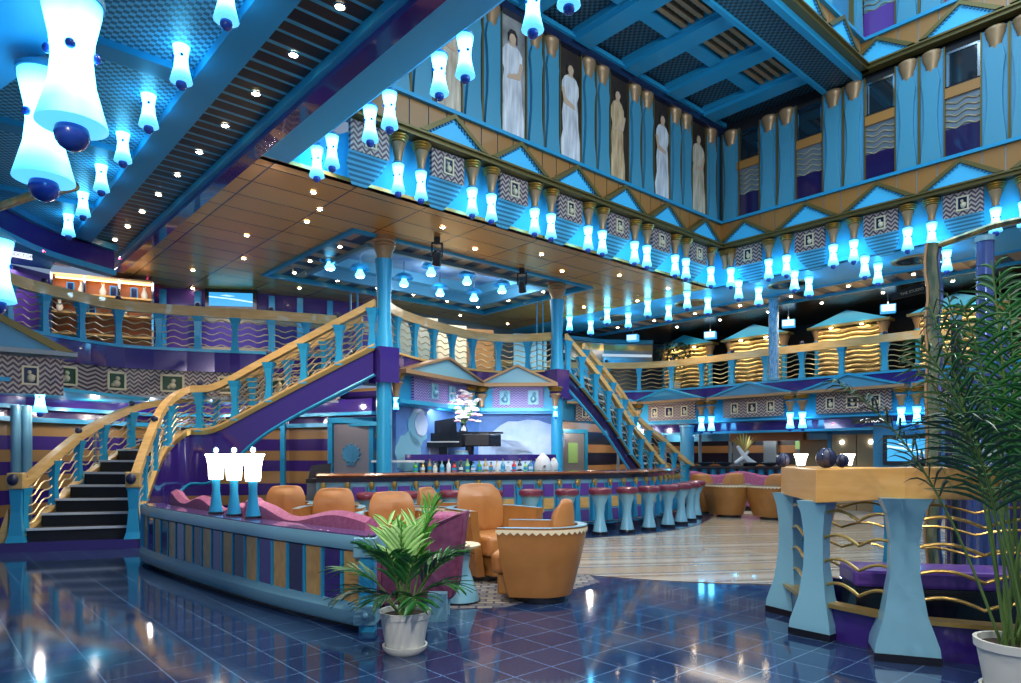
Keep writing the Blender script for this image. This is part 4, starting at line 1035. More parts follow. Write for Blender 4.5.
klab = ['first gold slatted kiosk from the left, behind the indoor tree', 'second gold slatted kiosk from the left, under a blue pediment', 'third gold slatted kiosk from the left, right of the mottled column', 'fourth gold slatted kiosk, partly behind the tall art glass column', 'fifth gold slatted kiosk, behind the large palm']
for k, v in enumerate((12.9, 10.45, 7.75, 5.2, 2.9)):
    u = 19.2
    place(kk, 'kk', uv(u, v, ZR), RZ, klab[k], 'gold kiosks on the right gallery')
    c = uv(u - .6, v, ZC - .3)
    spot('kiosk_light', uv(u - .55, v + .4, ZR + 1.8), 34, (1, .78, .42), 140, r=.04); spot('kiosk_light', uv(u - .55, v - .4, ZR + 1.8), 34, (1, .78, .42), 140, r=.04)
# ceiling tube lamps (small blue boxes) beside the kiosks
for k, (v, u) in enumerate(((11.7, 18.6), (9.2, 18.6), (6.6, 18.6), (13.6, 17.2))):
    r = root('spot_cube', 'small pale blue cube lamp over the right gallery, %s from the far staircase' % ORD[(3, 2, 1, 0)[3 - k] if False else k], 'lamp', uv(u, v, 5.12), RZ + .4, 'cube lamps over the right gallery')
    mk('box', MB().box(-.17, .17, -.13, .13, -.1, .1), 'screen_blue', r, False); mk('stem', MB().lathe([(.015, .1), (.015, .3)], 8), 'chrome', r)
    mk('face_plate', MB().box(-.15, .15, -.14, -.13, -.08, .08), 'screen_white', r, False)
# indoor tree before the first kiosk
def tree_small(label, p, h=1.7, seed=4):
    rr = random.Random(seed); r = root('indoor_tree', label, 'tree', p)
    mk('planter', MB().lathe([(.16, 0), (.22, .35), (.2, .35), (.19, .3)], 14), 'pot', r)
    mk('trunk', MB().tube([(0, 0, .2), (.03, 0, .6), (0, .02, 1.0), (.02, 0, 1.3)], [.03, .028, .02, .012], 6), 'stemgreen', r)
    m = MB()
    for i in range(320):
        a = rr.uniform(0, 2 * PI); ph = rr.uniform(-1, 1); q = rr.uniform(.3, .62)
        c = Vector((q * math.cos(a) * math.sqrt(1 - ph * ph), q * math.sin(a) * math.sqrt(1 - ph * ph), 1.25 + ph * .42))
        d = Vector((rr.uniform(-1, 1), rr.uniform(-1, 1), rr.uniform(-1, .4))).normalized() * .12; e = d.cross(Vector((rr.random(), rr.random(), rr.random()))).normalized() * .03
        m.add([c, c + d * .5 + e, c + d, c + d * .5 - e], [(0, 1, 2, 3)])
    mk('foliage', m, 'leaf_dark', r, False)
tree_small('dark leafy indoor tree in front of the first gold kiosk', uv(18.2, 12.75, ZR))
# long lit metallic hood on the far upper wall
HD = [at(563, 21.6), at(600, 22.4), at(650, 22.6)]
bands('hood_band', 2, .9, [(0, (.35, .38, .42)), (.35, (.75, .50, .18)), (.55, (.42, .46, .5)), (.85, (.1, .3, .42))], rough=.15, metal=.7)
hd = root('counter_hood', 'long curved silver and gold hood on the upper floor, behind the far railing', 'hood', (0, 0, 0))
mk('hood_shell', MB().sweep([p + Vector((0, 0, 4.42)) for p in HD], rect(.5, 0, .62)), 'hood_band', hd, False)
mk('hood_light', MB().sweep([p + Vector((0, -.27, 4.62)) for p in HD], rect(.02, 0, .08)), 'hood_glow', hd, False)
mk('top_rail', MB().sweep([p + Vector((0, 0, 5.05)) for p in HD], rect(.6, 0, .12)), 'cyan', hd, False)
struct('wall_far_upper', MB().sweep([at(384, 18.4), at(470, 20.6), at(560, 23.5), at(700, 25)], rect(.1, 3.2, ZC)), 'grey_panel')
for k, (px, Y, c) in enumerate(((448, 18.0, 'cream'), (476, 18.6, 'brown_panel'), (530, 19.4, 'powder'), (418, 17.0, 'cream'))):
    struct('wall_screen', MB().box(-.5, .5, -.03, .03, 0, 1.5), c, loc=at(px, Y, 3.35), rz=math.radians(20))

# ---- right ground floor
GR = [at(560, 19.2), at(640, 23.3), at(690, 24.5), uv(21.0, 12.3), uv(21.0, 1)]
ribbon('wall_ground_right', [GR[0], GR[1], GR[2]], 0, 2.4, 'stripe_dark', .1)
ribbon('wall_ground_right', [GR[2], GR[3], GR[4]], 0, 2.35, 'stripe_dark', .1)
for k, v in enumerate((12.0, 10.9, 9.8, 8.6)):
    struct('trim_pier', MB().box(-.22, .22, -.12, 0, 0, 2.3), 'grey_panel', loc=uv(20.9, v, 0), rz=RZ)
struct('wall_orange', MB().box(-1.1, 1.1, -.2, 0, 1.82, 2.06), 'orange_wall', loc=uv(18.4, 9.7, 0), rz=RZ)
struct('trim_valance', MB().box(-1.2, 1.2, -.2, 0, 1.84, 2.08), 'cyan_light', loc=uv(18.45, 12.1, 0), rz=RZ)
struct('trim_valance', MB().box(-1.2, 1.2, -.2, 0, 1.84, 2.08), 'cyan_light', loc=uv(18.45, 7.3, 0), rz=RZ)
struct('wall_yellow', MB().box(-.4, .4, -.05, 0, .9, 1.35).box(-.4, .4, -.05, 0, 1.6, 1.85), 'leaf_pale', loc=uv(20.7, 9.6, 0), rz=RZ)
for k, px in enumerate((618, 650, 665, 700, 730)):
    struct('trim_mullion', MB().box(-.04, .04, -.04, .04, 0, 2.2), 'grey_panel', loc=at(px, 20.8 if px > 660 else 21.3))
# service door with art and switch behind far stair
r = root('service_door', 'pale framed door panel under the far staircase', 'door', at(572, 18.6), math.radians(20))
mk('door_leaf', MB().box(-.35, .35, -.04, .04, 0, 2.0), 'silver_door', r, False); mk('frame', MB().box(-.45, -.36, -.06, .06, 0, 2.1).box(.36, .45, -.06, .06, 0, 2.1).box(-.45, .45, -.06, .06, 2.02, 2.12), 'cyan', r, False)
mk('poster', MB().box(-.14, .14, -.06, -.04, 1.2, 1.75), 'leaf_pale', r, False)
# double wood door with two lights, sign and television beside it
r = root('wooden_double_door', 'beige wooden double door under the right gallery, left of the television', 'door', at(857, 17.4), RZ)
mk('door_leaf', MB().box(-.62, -.01, -.04, .04, 0, 1.95), 'beige_door', r, False); mk('door_leaf', MB().box(.01, .62, -.04, .04, 0, 1.95), 'beige_door', r, False)
mk('frame', MB().box(-.72, -.63, -.06, .06, 0, 2.05).box(.63, .72, -.06, .06, 0, 2.05).box(-.72, .72, -.06, .06, 1.96, 2.06), 'cyan_deep', r, False)
for s in (-.35, .35): mk('round_light', MB().ball((s, -.06, 1.75), .05, 10, 6), 'spot_white', r)
struct('wall_ground_right', MB().box(-1.9, 1.6, .1, .15, 0, 2.3), 'beige_door', loc=at(870, 17.6), rz=RZ)
screen('blue television on the ground floor behind the wooden counter', at(908, 15.3, hz(450, 15.3)), RZ + .25, .82, .50, 0)
struct('wall_ground_right', MB().box(-.75, .75, .1, .15, 0, 2.2), 'cyan_deep', loc=at(910, 15.45), rz=RZ + .25)
r = root('lettered_sign', 'small lit exit-style sign hanging over the wooden double door', 'sign', at(872, 15.8, hz(420.5, 15.8)), RZ + .35)
mk('sign_board', MB().box(-.42, .42, -.02, .02, -.07, .07), 'black', r, False)
text_mesh('< SHOPS', .13, 'sign_glow', r, (0, -.03, 0), (PI / 2, 0, 0))
for k, (px, py) in enumerate(((902, 419), (833, 424))):
    r = root('red_spot', 'small red light under the right gallery, %s' % ('above the television', 'left of the lit sign')[k], 'light', at(px, 15.6, hz(py, 15.6)))
    mk('bulb', MB().ball((0, 0, 0), .03, 8, 6), 'red_glow', r); mk('rim', MB().lathe([(.03, 0), (.045, .02)], 8), 'chrome', r)
# sign on the kiosk
r = root('lettered_sign', 'small angled sign board above the fourth kiosk', 'sign', at(912, 16.0, hz(293, 16.0)), RZ + .3)
mk('sign_board', MB().prism_y([(-.42, -.12), (.3, -.02), (.42, .14), (.1, .2), (-.42, .02)], -.03, .03), 'soft_black', r, False)
text_mesh('THE STUDIO', .085, 'cream', r, (0, -.04, .03), (PI / 2, -.2, 0))
# upper-left and right extras: art glass column with arm
def glass_column(label, p, h, arm, r0=.07, mt='art_glass'):
    r = root('art_glass_column', label, 'glass column', p)
    pts = [(.012 * math.sin(i * 1.3), .012 * math.cos(i * 1.7), h * i / 24) for i in range(25)]
    mk('twisted_shaft', MB().tube(pts, [r0 * (1 + .08 * math.sin(i * 2.1)) for i in range(25)], 9), mt, r)
    mk('edge_strand', MB().tube([(a + r0 * 1.05, b - .02, c) for a, b, c in pts], .018, 6), 'slate_tube', r)
    mk('edge_strand', MB().tube([(a - r0 * 1.05, b - .02, c) for a, b, c in pts], .014, 6), 'bronze', r)
    if arm: mk('arm', MB().tube([(0, 0, h - .04)] + arm, [.055, .06, .065, .07], 8, flat=.6), mt, r)
    mk('base_block', MB().lathe([(.14, 0), (.12, .12), (.09, .16)], 14), 'steel_blue', r)
glass_column('tall twisted art glass column with a sloping arm, behind the wooden counter', at(932, 7.3), hz(212 + 32, 7.3), [(.45, -.3, hz(232, 7.2)), (.95, -.6, hz(214, 6.8)), (1.5, -.9, hz(205, 6.5))])

# ================================================================== bar, stage, furniture
ST = [(369, 10.6), (411, 10.9), (451, 11.2), (491, 11.4), (531, 11.6), (567, 11.8), (600, 12.1), (627, 12.45), (649, 12.85), (668, 13.35), (681, 13.95), (690, 14.65), (696, 15.45)]
sp_ = [at(px, Y) for px, Y in ST]
arc = smoothp([at(318, 10.35)] + sp_ + [at(699, 16.3)], 4)
front = offset(arc, -.58)             # bar front line, away from the viewer
# plinth ring under the stools
pl_out = offset(arc, .34); pl_in = offset(arc, -2.2)
slab_xy('floor_bar_plinth', [p for p in pl_out] + list(reversed(pl_in)), 0.0, .016, 'granite')
bar = root('cocktail_bar', 'long curved cocktail bar with a dark red wooden top and blue columns', 'bar', (0, 0, 0))
FR = [p for p in front if p.x > -3.3]
ffull = front
mk('counter_top', MB().sweep([p + Vector((0, 0, 1.06)) for p in ffull], [(-.55, 0), (.14, 0), (.17, .03), (.14, .06), (-.55, .06)]), 'bar_wood', bar, False)
mk('front_panel', MB().sweep(ffull, rect(.05, .02, 1.06)), 'powder', bar, False)
mk('top_band', MB().sweep([p + Vector((0, 0, 0)) for p in ffull], rect(.12, .98, 1.06)), 'navy', bar, False)
mk('foot_rail', MB().tube([p + Vector((0, 0, .2)) for p in offset(ffull, .2)], .02, 6), 'chrome', bar)
mk('kick_plate', MB().sweep(ffull, rect(.1, 0, .14)), 'navy', bar, False)
L = plen(ffull); nb = 26
for i in range(nb):
    d = .1 + i * (L - .2) / (nb - 1); p, t = poly_at(ffull, d); nn = Vector((t.y, -t.x, 0)); a = math.atan2(t.y, t.x)
    M = Matrix.Translation(p + nn * .06) @ Matrix.Rotation(a + PI / 4, 4, 'Z')
    mk('pilaster', MB().lathe([(.10, .14), (.07, .4), (.055, .65), (.08, .9)], 4, M=M), 'cyan', bar, False)
    mk('pilaster_knob', MB().lathe([(.02, .84), (.04, .88), (.05, .93), (.035, .98)], 8, tuple(p + nn * .11)), 'gold', bar)
    if i < nb - 1:
        p2, t2 = poly_at(ffull, d + (L - .2) / (nb - 1) / 2); M = Matrix.Translation(p2 + Vector((t2.y, -t2.x, 0)) * .03) @ Matrix.Rotation(math.atan2(t2.y, t2.x), 4, 'Z')
        mk('inset_square', MB().box(-.10, .10, -.02, .02, .68, .90, M), 'violet', bar, False)
        mk('inset_square', MB().box(-.10, .10, -.02, .02, .45, .64, M), 'wood_orange', bar, False)
        mk('inset_square', MB().box(-.10, .10, -.02, .02, .2, .41, M), 'violet', bar, False)
# stools
stl = root('bar_stool', '', 'bar stool')
mk('pedestal', MB().lathe([(.13, .05), (.12, .10), (.085, .25), (.075, .38), (.09, .52), (.15, .66), (.17, .70)], 24), 'powder', stl)
mk('base_ring', MB().lathe([(.14, 0), (.145, .05), (.12, .055)], 24), 'black', stl)
mk('seat_ring', MB().lathe([(.15, .685), (.185, .695), (.185, .715), (.15, .72)], 24), 'grey_panel', stl)
mk('seat_cushion', MB().lathe([(.16, .71), (.205, .72), (.215, .76), (.205, .80), (.16, .825), (.02, .83)], 24), 'burgundy', stl)
for k, p in enumerate(sp_):
    place(stl, 'stool', p + Vector((0, 0, .016)), 0, 'bar stool with burgundy seat on pale blue pedestal, %s from the bar\'s left end' % ORD[k], 'bar stools along the curved bar')
# stage block behind the bar with purple ledge
stage_pts = [at(408, 13.4), at(556, 14.6), at(560, 15.8), F1 + Vector((0, .2, 0)), F0 + Vector((.1, .3, 0))]
slab_xy('floor_stage', stage_pts, 0, 1.10, 'navy')
slab_xy('trim_stage_ledge', [at(405, 13.2), at(556, 14.4), at(556, 14.6), at(405, 13.4)], 1.30, 1.43, 'purple')
# low white wall return at the left of the stage
struct('trim_stage_rail', MB().box(-.5, .5, -.03, .03, 1.28, 1.32), 'white', loc=at(398, 12.9))
# bottles
cols = ['leaf_bright', 'cream', 'petal_red', 'cyan_light', 'bronze', 'white', 'leaf_pale', 'gold', 'powder', 'glass_dark']
for m_ in ('leaf_bright',): pass
lib = {}
def bottle(i, p, m, tall):
    r = root('bottle', 'small %s bottle on the back shelf of the bar, %s from the left' % (cn[m], ORD[i] if i < 24 else '%dth' % (i + 1)), 'bottle', p, 0, 'bottles behind the bar')
    mk('glass', MB().lathe([(.04, 0), (.042, tall * .6), (.015, tall * .75), (.015, tall)], 8), m, r)
    mk('label_band', MB().lathe([(.043, tall * .2), (.043, tall * .45)], 8, caps=False), 'white' if i % 2 else 'cyan', r)
    mk('cap', MB().lathe([(.018, tall * .93), (.018, tall * 1.03)], 8), 'gold' if i % 3 else 'black', r)
cn = {'leaf_bright': 'green', 'cream': 'cream', 'petal_red': 'red', 'cyan_light': 'blue', 'bronze': 'brown', 'white': 'white', 'leaf_pale': 'pale green', 'gold': 'golden', 'powder': 'pale blue', 'glass_dark': 'dark'}
back = root('back_counter', 'back counter with a shelf of bottles between the bar and the stage', 'counter', (0, 0, 0))
bc = [at(412, 12.9), at(480, 13.3), at(556, 14.0)]
mk('cabinet', MB().sweep(bc, rect(.35, 0, 1.06)), 'navy', back, False); mk('shelf', MB().sweep([p + Vector((0, 0, 1.06)) for p in bc], rect(.42, 0, .03)), 'steel_blue', back, False)
for i in range(24):
    p, t = poly_at(bc, .08 + i * (plen(bc) - .16) / 23); bottle(i, p + Vector((0, (i % 3 - 1) * .08, 1.09)), cols[(i * 7) % 10], .19 + .03 * (i % 3))
# espresso machine / white dispenser at the right end of the back counter
r = root('drinks_dispenser', 'white drinks dispenser at the right end of the back counter', 'dispenser', at(543, 13.4, 1.12), .1)
mk('body', MB().lathe([(.16, 0), (.17, .1), (.13, .22), (.10, .26), (.02, .34)], 16), 'white', r); mk('tap', MB().box(-.02, .02, -.22, -.15, .06, .1), 'chrome', r, False)
r = root('drinks_dispenser', 'small white shaded urn beside the drinks dispenser', 'dispenser', at(554, 13.6, 1.12), .1)
mk('body', MB().lathe([(.07, 0), (.09, .12), (.05, .2)], 12), 'white', r); mk('lid', MB().lathe([(.06, .2), (.01, .25)], 12), 'cream', r)
struct('floor_bar_inner', MB().box(-.01, .01, -.01, .01, 0, .01), 'navy', loc=at(480, 13))

# ---- grand piano on the stage
P0 = at(453, 14.6, 1.12); r = root('grand_piano', 'black grand piano with raised music desk on the stage', 'piano', P0, math.radians(-14)); r.scale = (.88, .85, 1.0)
bodyp = [(-.85, -.42), (.45, -.42), (1.0, -.28), (1.2, .05), (1.05, .35), (.6, .5), (.2, .55), (-.85, .62)]
mk('case', MB().prism_z(bodyp, .48, .74), 'black', r, False, bevel=.02)
mk('keybed', MB().box(-.92, .42, -.62, -.40, .46, .56), 'black', r, False)
mk('white_keys', MB().box(-.80, .30, -.60, -.46, .56, .585), 'white', r, False)
m = MB()
for i in range(26):
    if i % 7 in (2, 6): continue
    m.box(-.78 + i * .0415, -.76 + i * .0415, -.54, -.46, .585, .60)
mk('black_keys', m, 'black', r, False)
mk('fallboard', MB().box(-.88, .38, -.46, -.42, .56, .76), 'black', r, False)
mk('music_desk', MB().prism_y([(-.55, .74), (.2, .74), (.15, 1.08), (-.4, 1.02)], -.30, -.26), 'black', r, False)
mk('lid', MB().prism_z([(-.87, -.2), (.5, -.2), (1.05, -.1), (1.24, .1), (1.1, .4), (.6, .56), (-.87, .66)], .75, .79), 'black', r, False, bevel=.01)
for x, y in ((-.78, -.35), (.5, -.3), (.3, .45)): mk('leg', MB().lathe([(.05, 0), (.06, .1), (.09, .3), (.1, .48)], 8, (x, y, 0)), 'black', r)
mk('pedal_lyre', MB().box(-.25, -.05, -.3, -.24, .08, .48).box(-.3, 0, -.42, -.24, .04, .08), 'black', r, False)
r = root('piano_bench', 'low red upholstered piano bench in front of the keyboard', 'bench', P0 + Vector((-.35, -.66, 0)), math.radians(-14))
mk('cushion', MB().box(-.38, .38, -.14, .14, .22, .31), 'red', r, False, bevel=.02)
for x in (-.33, .33):
    for y in (-.1, .1): mk('leg', MB().box(x - .02, x + .02, y - .02, y + .02, 0, .22), 'black', r, False)
r = root('drum_stool', 'round silver-blue drum stool under the piano', 'stool', P0 + Vector((.22, -.50, .0)), 0)
mk('drum', MB().lathe([(.13, 0), (.15, .05), (.15, .3), (.13, .36)], 18), 'powder', r); mk('top_pad', MB().lathe([(.14, .36), (.13, .39), (.01, .4)], 18), 'grey_panel', r)
rr = random.Random(11); fb = root('flower_bouquet', 'tall bouquet of pink and white flowers standing on the piano', 'flowers', P0 + Vector((.22, .05, .755))); fb.scale = (1.15, 1.15, 1.1)
mk('vase', MB().lathe([(.06, 0), (.09, .06), (.05, .16), (.07, .2)], 14), 'glass_dark', fb)
m = MB()
for i in range(26):
    a = rr.uniform(0, 2 * PI); q = rr.uniform(.05, .3); m.tube([(0, 0, .15), (q * .4 * math.cos(a), q * .4 * math.sin(a), .35), (q * math.cos(a), q * math.sin(a), rr.uniform(.4, .75))], .006, 4)
mk('stems', m, 'stemgreen', fb)
for i in range(60):
    a = rr.uniform(0, 2 * PI); q = rr.uniform(.02, .31); z = .22 + .62 * rr.random(); c = (q * math.cos(a), q * math.sin(a), z)
    m = MB()
    for k in range(6):
        b = k * PI / 3; m.ball((c[0] + .034 * math.cos(b), c[1] + .034 * math.sin(b), c[2]), .032, 6, 4, .6)
    m.ball(c, .03, 6, 4)
    mk('blossom', m, ['petal_white', 'petal_white', 'petal_pink', 'petal_white'][i % 4], fb)

# ---- flower lamps in the recess, black moving spotlights, chrome posts
fl = root('flower_lamp', '', 'ceiling lamp')
mk('petals', MB().lathe([(.05, .0), (.14, .05), (.22, .02), (.16, .10), (.05, .14)], 12), 'cyan', fl); mk('cup', MB().lathe([(.09, -.16), (.11, -.12), (.06, -.03), (.05, .02)], 12), 'flower_glow', fl)
mk('glow_disc', MB().lathe([(.001, -.17), (.07, -.165), (.09, -.155)], 12, caps=False), 'spot_white', fl); mk('stem', MB().lathe([(.02, .1), (.02, .45)], 8), 'chrome', fl)
for k, (px, py) in enumerate(((360, 270), (404, 279), (440, 289), (467, 277), (474, 294), (502, 286), (431, 268), (330, 262))):
    zz = 5.42; Y = (zz - EYE) * FPX / (HOR - py); place(fl, 'fl', at(px, Y, zz), 0, 'blue flower-shaped lamp in the square recess, %s counted' % ORD[k] if False else 'blue flower-shaped lamp in the ceiling recess, %s' % ['near the tall near column', 'left of centre by the far edge', 'at the far edge centre', 'near the hanging spotlight on its right', 'at the far right corner', 'at the right edge', 'just under the first black spotlight', 'at the far left'][k], 'flower lamps in the ceiling recess')
def spotlight(label, p, rz):
    r = root('stage_spotlight', label, 'spotlight', p, rz); r.scale = (.7, .7, .7)
    mk('clamp', MB().box(-.07, .07, -.07, .07, -.02, .16), 'soft_black', r, False); mk('yoke', MB().box(-.15, -.12, -.04, .04, -.36, 0).box(.12, .15, -.04, .04, -.36, 0).box(-.15, .15, -.04, .04, -.03, 0), 'soft_black', r, False)
    M = Matrix.Translation((0, 0, -.36)) @ Matrix.Rotation(.45, 4, 'X')
    mk('housing', MB().lathe([(.09, .16), (.115, .10), (.115, -.12), (.13, -.22), (.11, -.23)], 14, M=M), 'black', r); mk('lens', MB().lathe([(.001, -.235), (.1, -.232)], 14, M=M, caps=False), 'glass_dark', r)
Y1 = 3.86 * FPX / (455 - 244); spotlight('black stage spotlight hanging at the near edge of the ceiling recess, beside the near column', at(437, Y1, 5.3), .3)
Y1 = 3.86 * FPX / (455 - 274); spotlight('black stage spotlight hanging by the recess corner, near the far column', at(522, Y1, 5.3), -.2)
for k, (px, Y, z0, z1) in enumerate(((354, 13.9, 3.7, 4.75), (540, 15.9, 3.4, 5.0))):
    r = root('chrome_hoop', 'tall slim blue metal hoop standing %s' % ('left of the near column' if k == 0 else 'left of the far column'), 'hoop', at(px, Y, z0))
    h = z1 - z0; mk('hoop_tube', MB().tube([(-.07, 0, 0), (-.07, 0, h - .06), (-.04, 0, h), (.04, 0, h), (.07, 0, h - .06), (.07, 0, 0)], .02, 6), 'cyan_light', r); mk('foot', MB().box(-.1, .1, -.05, .05, -.04, 0), 'steel_blue', r, False)
slab_xy('floor_landing', [at(384, 12.3), at(300, 14.6), at(340, 16), at(400, 16)], 3.1, 3.33, 'cyan_deep')

# ---- low curved partition wall
PWp = [at(147, 9.15), at(150, 8.85), at(160, 8.5), at(200, 7.56), at(250, 6.70), at(300, 6.10), at(368, 5.52)]
pw = smoothp(PWp, 5); H = .76
par = root('low_partition', 'long low curved wall with blue rails and wood and purple panels', 'partition', (0, 0, 0))
mk('cap_rail', MB().sweep([p + Vector((0, 0, H - .15)) for p in pw], [(-.20, .02), (.04, .02), (.075, .04), (.08, .10), (.05, .15), (-.20, .15)]), 'steel_blue', par)
mk('cap_top', MB().sweep([p + Vector((0, 0, H)) for p in pw], rect(.24, 0, .012, -.08)), 'purple_gloss', par, False)
mk('bottom_rail', MB().sweep([p for p in pw], [(-.05, .04), (.07, .04), (.10, .08), (.10, .16), (.05, .22), (-.05, .22)]), 'steel_blue', par)
mk('kick_board', MB().sweep([p for p in pw], rect(.04, 0, .05, -.03)), 'black', par, False)
Lp = plen(pw); npn = 20
for i in range(npn):
    a0, a1 = Lp * i / npn + .02, Lp * (i + 1) / npn - .02
    q0, q1 = poly_at(pw, a0)[0], poly_at(pw, a1)[0]
    mk('panel', MB().sweep([q0 + Vector((0, 0, .2)), q1 + Vector((0, 0, .2))], rect(.03, 0, H - .33, .035)), ['wood_burl', 'purple_dark', 'wood_burl', 'purple'][(i + 1) % 4], par, False, label=None)
    mk('divider', MB().sweep([q1 + Vector((0, 0, .2)), q1 + (q1 - q0).normalized() * .022 + Vector((0, 0, .2))], rect(.05, 0, H - .33, .035)), 'cyan', par, False)
for i, p in enumerate((pw[-1], pw[0])):
    mk('end_post', MB().box(-.06, .06, -.06, .06, 0, H + .0), 'cyan', par, False).location = p
    if i == 0:
        for z in (.68, .14):
            o = mk('bolt_plate', MB().box(-.10, .08, -.10, .08, z - .08, z + .08), 'steel_blue', par, False, bevel=.01); o.location = p
            mk('bolt', MB().ball((0, -.11, z), .03, 10, 6), 'steel_blue', par).location = p
e0 = pw[-1]; e1 = at(440, 5.85)
mk('return_post', MB().box(-.10, .06, -.06, .06, 0, .24), 'steel_blue', par, False).location = e1
# table lamps standing on it
tl = root('table_lamp', '', 'table lamp')
mk('stem', MB().lathe([(.075, .02), (.06, .10), (.04, .26), (.045, .40), (.05, .44)], 20), 'cyan', tl); mk('foot', MB().lathe([(.085, 0), (.085, .02), (.07, .025)], 20), 'black', tl)
mk('lamp_shade', MB().lathe([(.072, .38), (.078, .42), (.082, .52), (.10, .62), (.118, .655), (.105, .66), (.02, .645)], 22), 'table_shade', tl); mk('knob', MB().ball((0, 0, .70), .03, 10, 6), 'powder', tl)
for k, (px, Y) in enumerate(((216, 7.55), (234, 7.28), (253, 7.02))):
    p = at(px, Y, H + .012); place(tl, 'tl', p, 0, 'glowing white table lamp on the low partition, %s of the three' % ('leftmost', 'middle', 'rightmost')[k], 'table lamps on the partition')
    point('table_lamp_light', p + Vector((0, 0, .78)), 9, (1, .9, .75), .06)

# ---- wavy-backed magenta sofas behind the partition
def sofa(label, path, seed, hs):
    r = root('magenta_sofa', label, 'sofa', (0, 0, 0)); n = len(path); vs = []; fs = []
    sec = lambda h: [(-.14, .12), (.10, .12), (.12, .4), (.09, h - .04), (.02, h), (-.05, h - .03), (-.13, .5)]
    L = plen(path)
    tot = 36; m = 7
    for i in range(tot + 1):
        p, t = poly_at(path, L * i / tot); nr = Vector((t.y, -t.x, 0)); u = i / tot
        h = hs(u)
        for a, b in sec(h): vs.append(p + nr * a + Vector((0, 0, b)))
    for i in range(tot):
        for k in range(m): fs.append((i * m + k, i * m + (k + 1) % m, (i + 1) * m + (k + 1) % m, (i + 1) * m + k))
    fs.append(tuple(reversed(range(m)))); fs.append(tuple(range(tot * m, (tot + 1) * m)))
    mk('back', MB().add(vs, fs), 'magenta', r)
    po = offset(path, -.42)
    mk('seat', MB().sweep([p for p in po], [(-.28, .12), (.28, .12), (.28, .40), (.2, .44), (-.22, .44), (-.28, .38)]), 'magenta', r)
    mk('base', MB().sweep([p for p in offset(path, -.25)], rect(.6, 0, .12)), 'black', r, False)
    return r
so = offset(pw, -.36)
sL = plen(so)
def sub(path, a, b, n=14):
    L = plen(path); return [poly_at(path, L * (a + (b - a) * i / n))[0] for i in range(n + 1)]
sofa('magenta sofa with a wavy back behind the left end of the partition', sub(so, .03, .50), 1, lambda u: .86 + .05 * math.cos(u * 13) + .05 * (1 - u) - .02 * u)
sofa('magenta sofa with a wavy back behind the partition, right of the table lamps', sub(so, .51, .93), 2, lambda u: .87 + .07 * math.cos((u - .12) * 9) * (1 - .5 * u) + (.05 if u < .08 else 0))
# plum end wing by the palm
r = root('sofa_wing', 'plum upholstered sofa wing flaring up behind the small potted palm', 'sofa', (0, 0, 0))
wv = [at(380, 5.75, .14), at(452, 6.05, .14), at(457, 6.0, .30), at(467, 6.02, .93), at(455, 5.97, .90), at(430, 5.8, .82), at(405, 5.75, .70), at(380, 5.7, .66)]
fsd = list(range(8)); vs = wv + [p + Vector((.02, .16, 0)) for p in wv]
mk('flared_panel', MB().add(vs, [tuple(fsd), tuple(reversed([i + 8 for i in fsd]))] + [(i, i + 8, (i + 1) % 8 + 8, (i + 1) % 8) for i in range(8)]), 'plum', r, False, bevel=.02)
mk('inner_cushion', MB().add([at(392, 6.0, .6), at(450, 6.35, .6), at(458, 6.4, .86), at(430, 6.2, .88), at(395, 5.98, .72), at(392, 6.4, .6), at(450, 6.7, .6), at(458, 6.75, .86), at(430, 6.6, .88), at(395, 6.4, .72)],
   [(0, 1, 2, 3, 4), (9, 8, 7, 6, 5), (0, 5, 6, 1), (1, 6, 7, 2), (2, 7, 8, 3), (3, 8, 9, 4), (4, 9, 5, 0)]), 'magenta', r, False, bevel=.03)
mk('base_rail', MB().add([at(385, 5.78, .0), at(450, 6.08, .0), at(450, 6.2, 0), at(385, 5.9, 0), at(385, 5.78, .14), at(450, 6.08, .14), at(450, 6.2, .14), at(385, 5.9, .14)], [(0, 3, 2, 1), (4, 5, 6, 7), (0, 1, 5, 4), (1, 2, 6, 5), (2, 3, 7, 6), (3, 0, 4, 7)]), 'steel_blue', r, False)

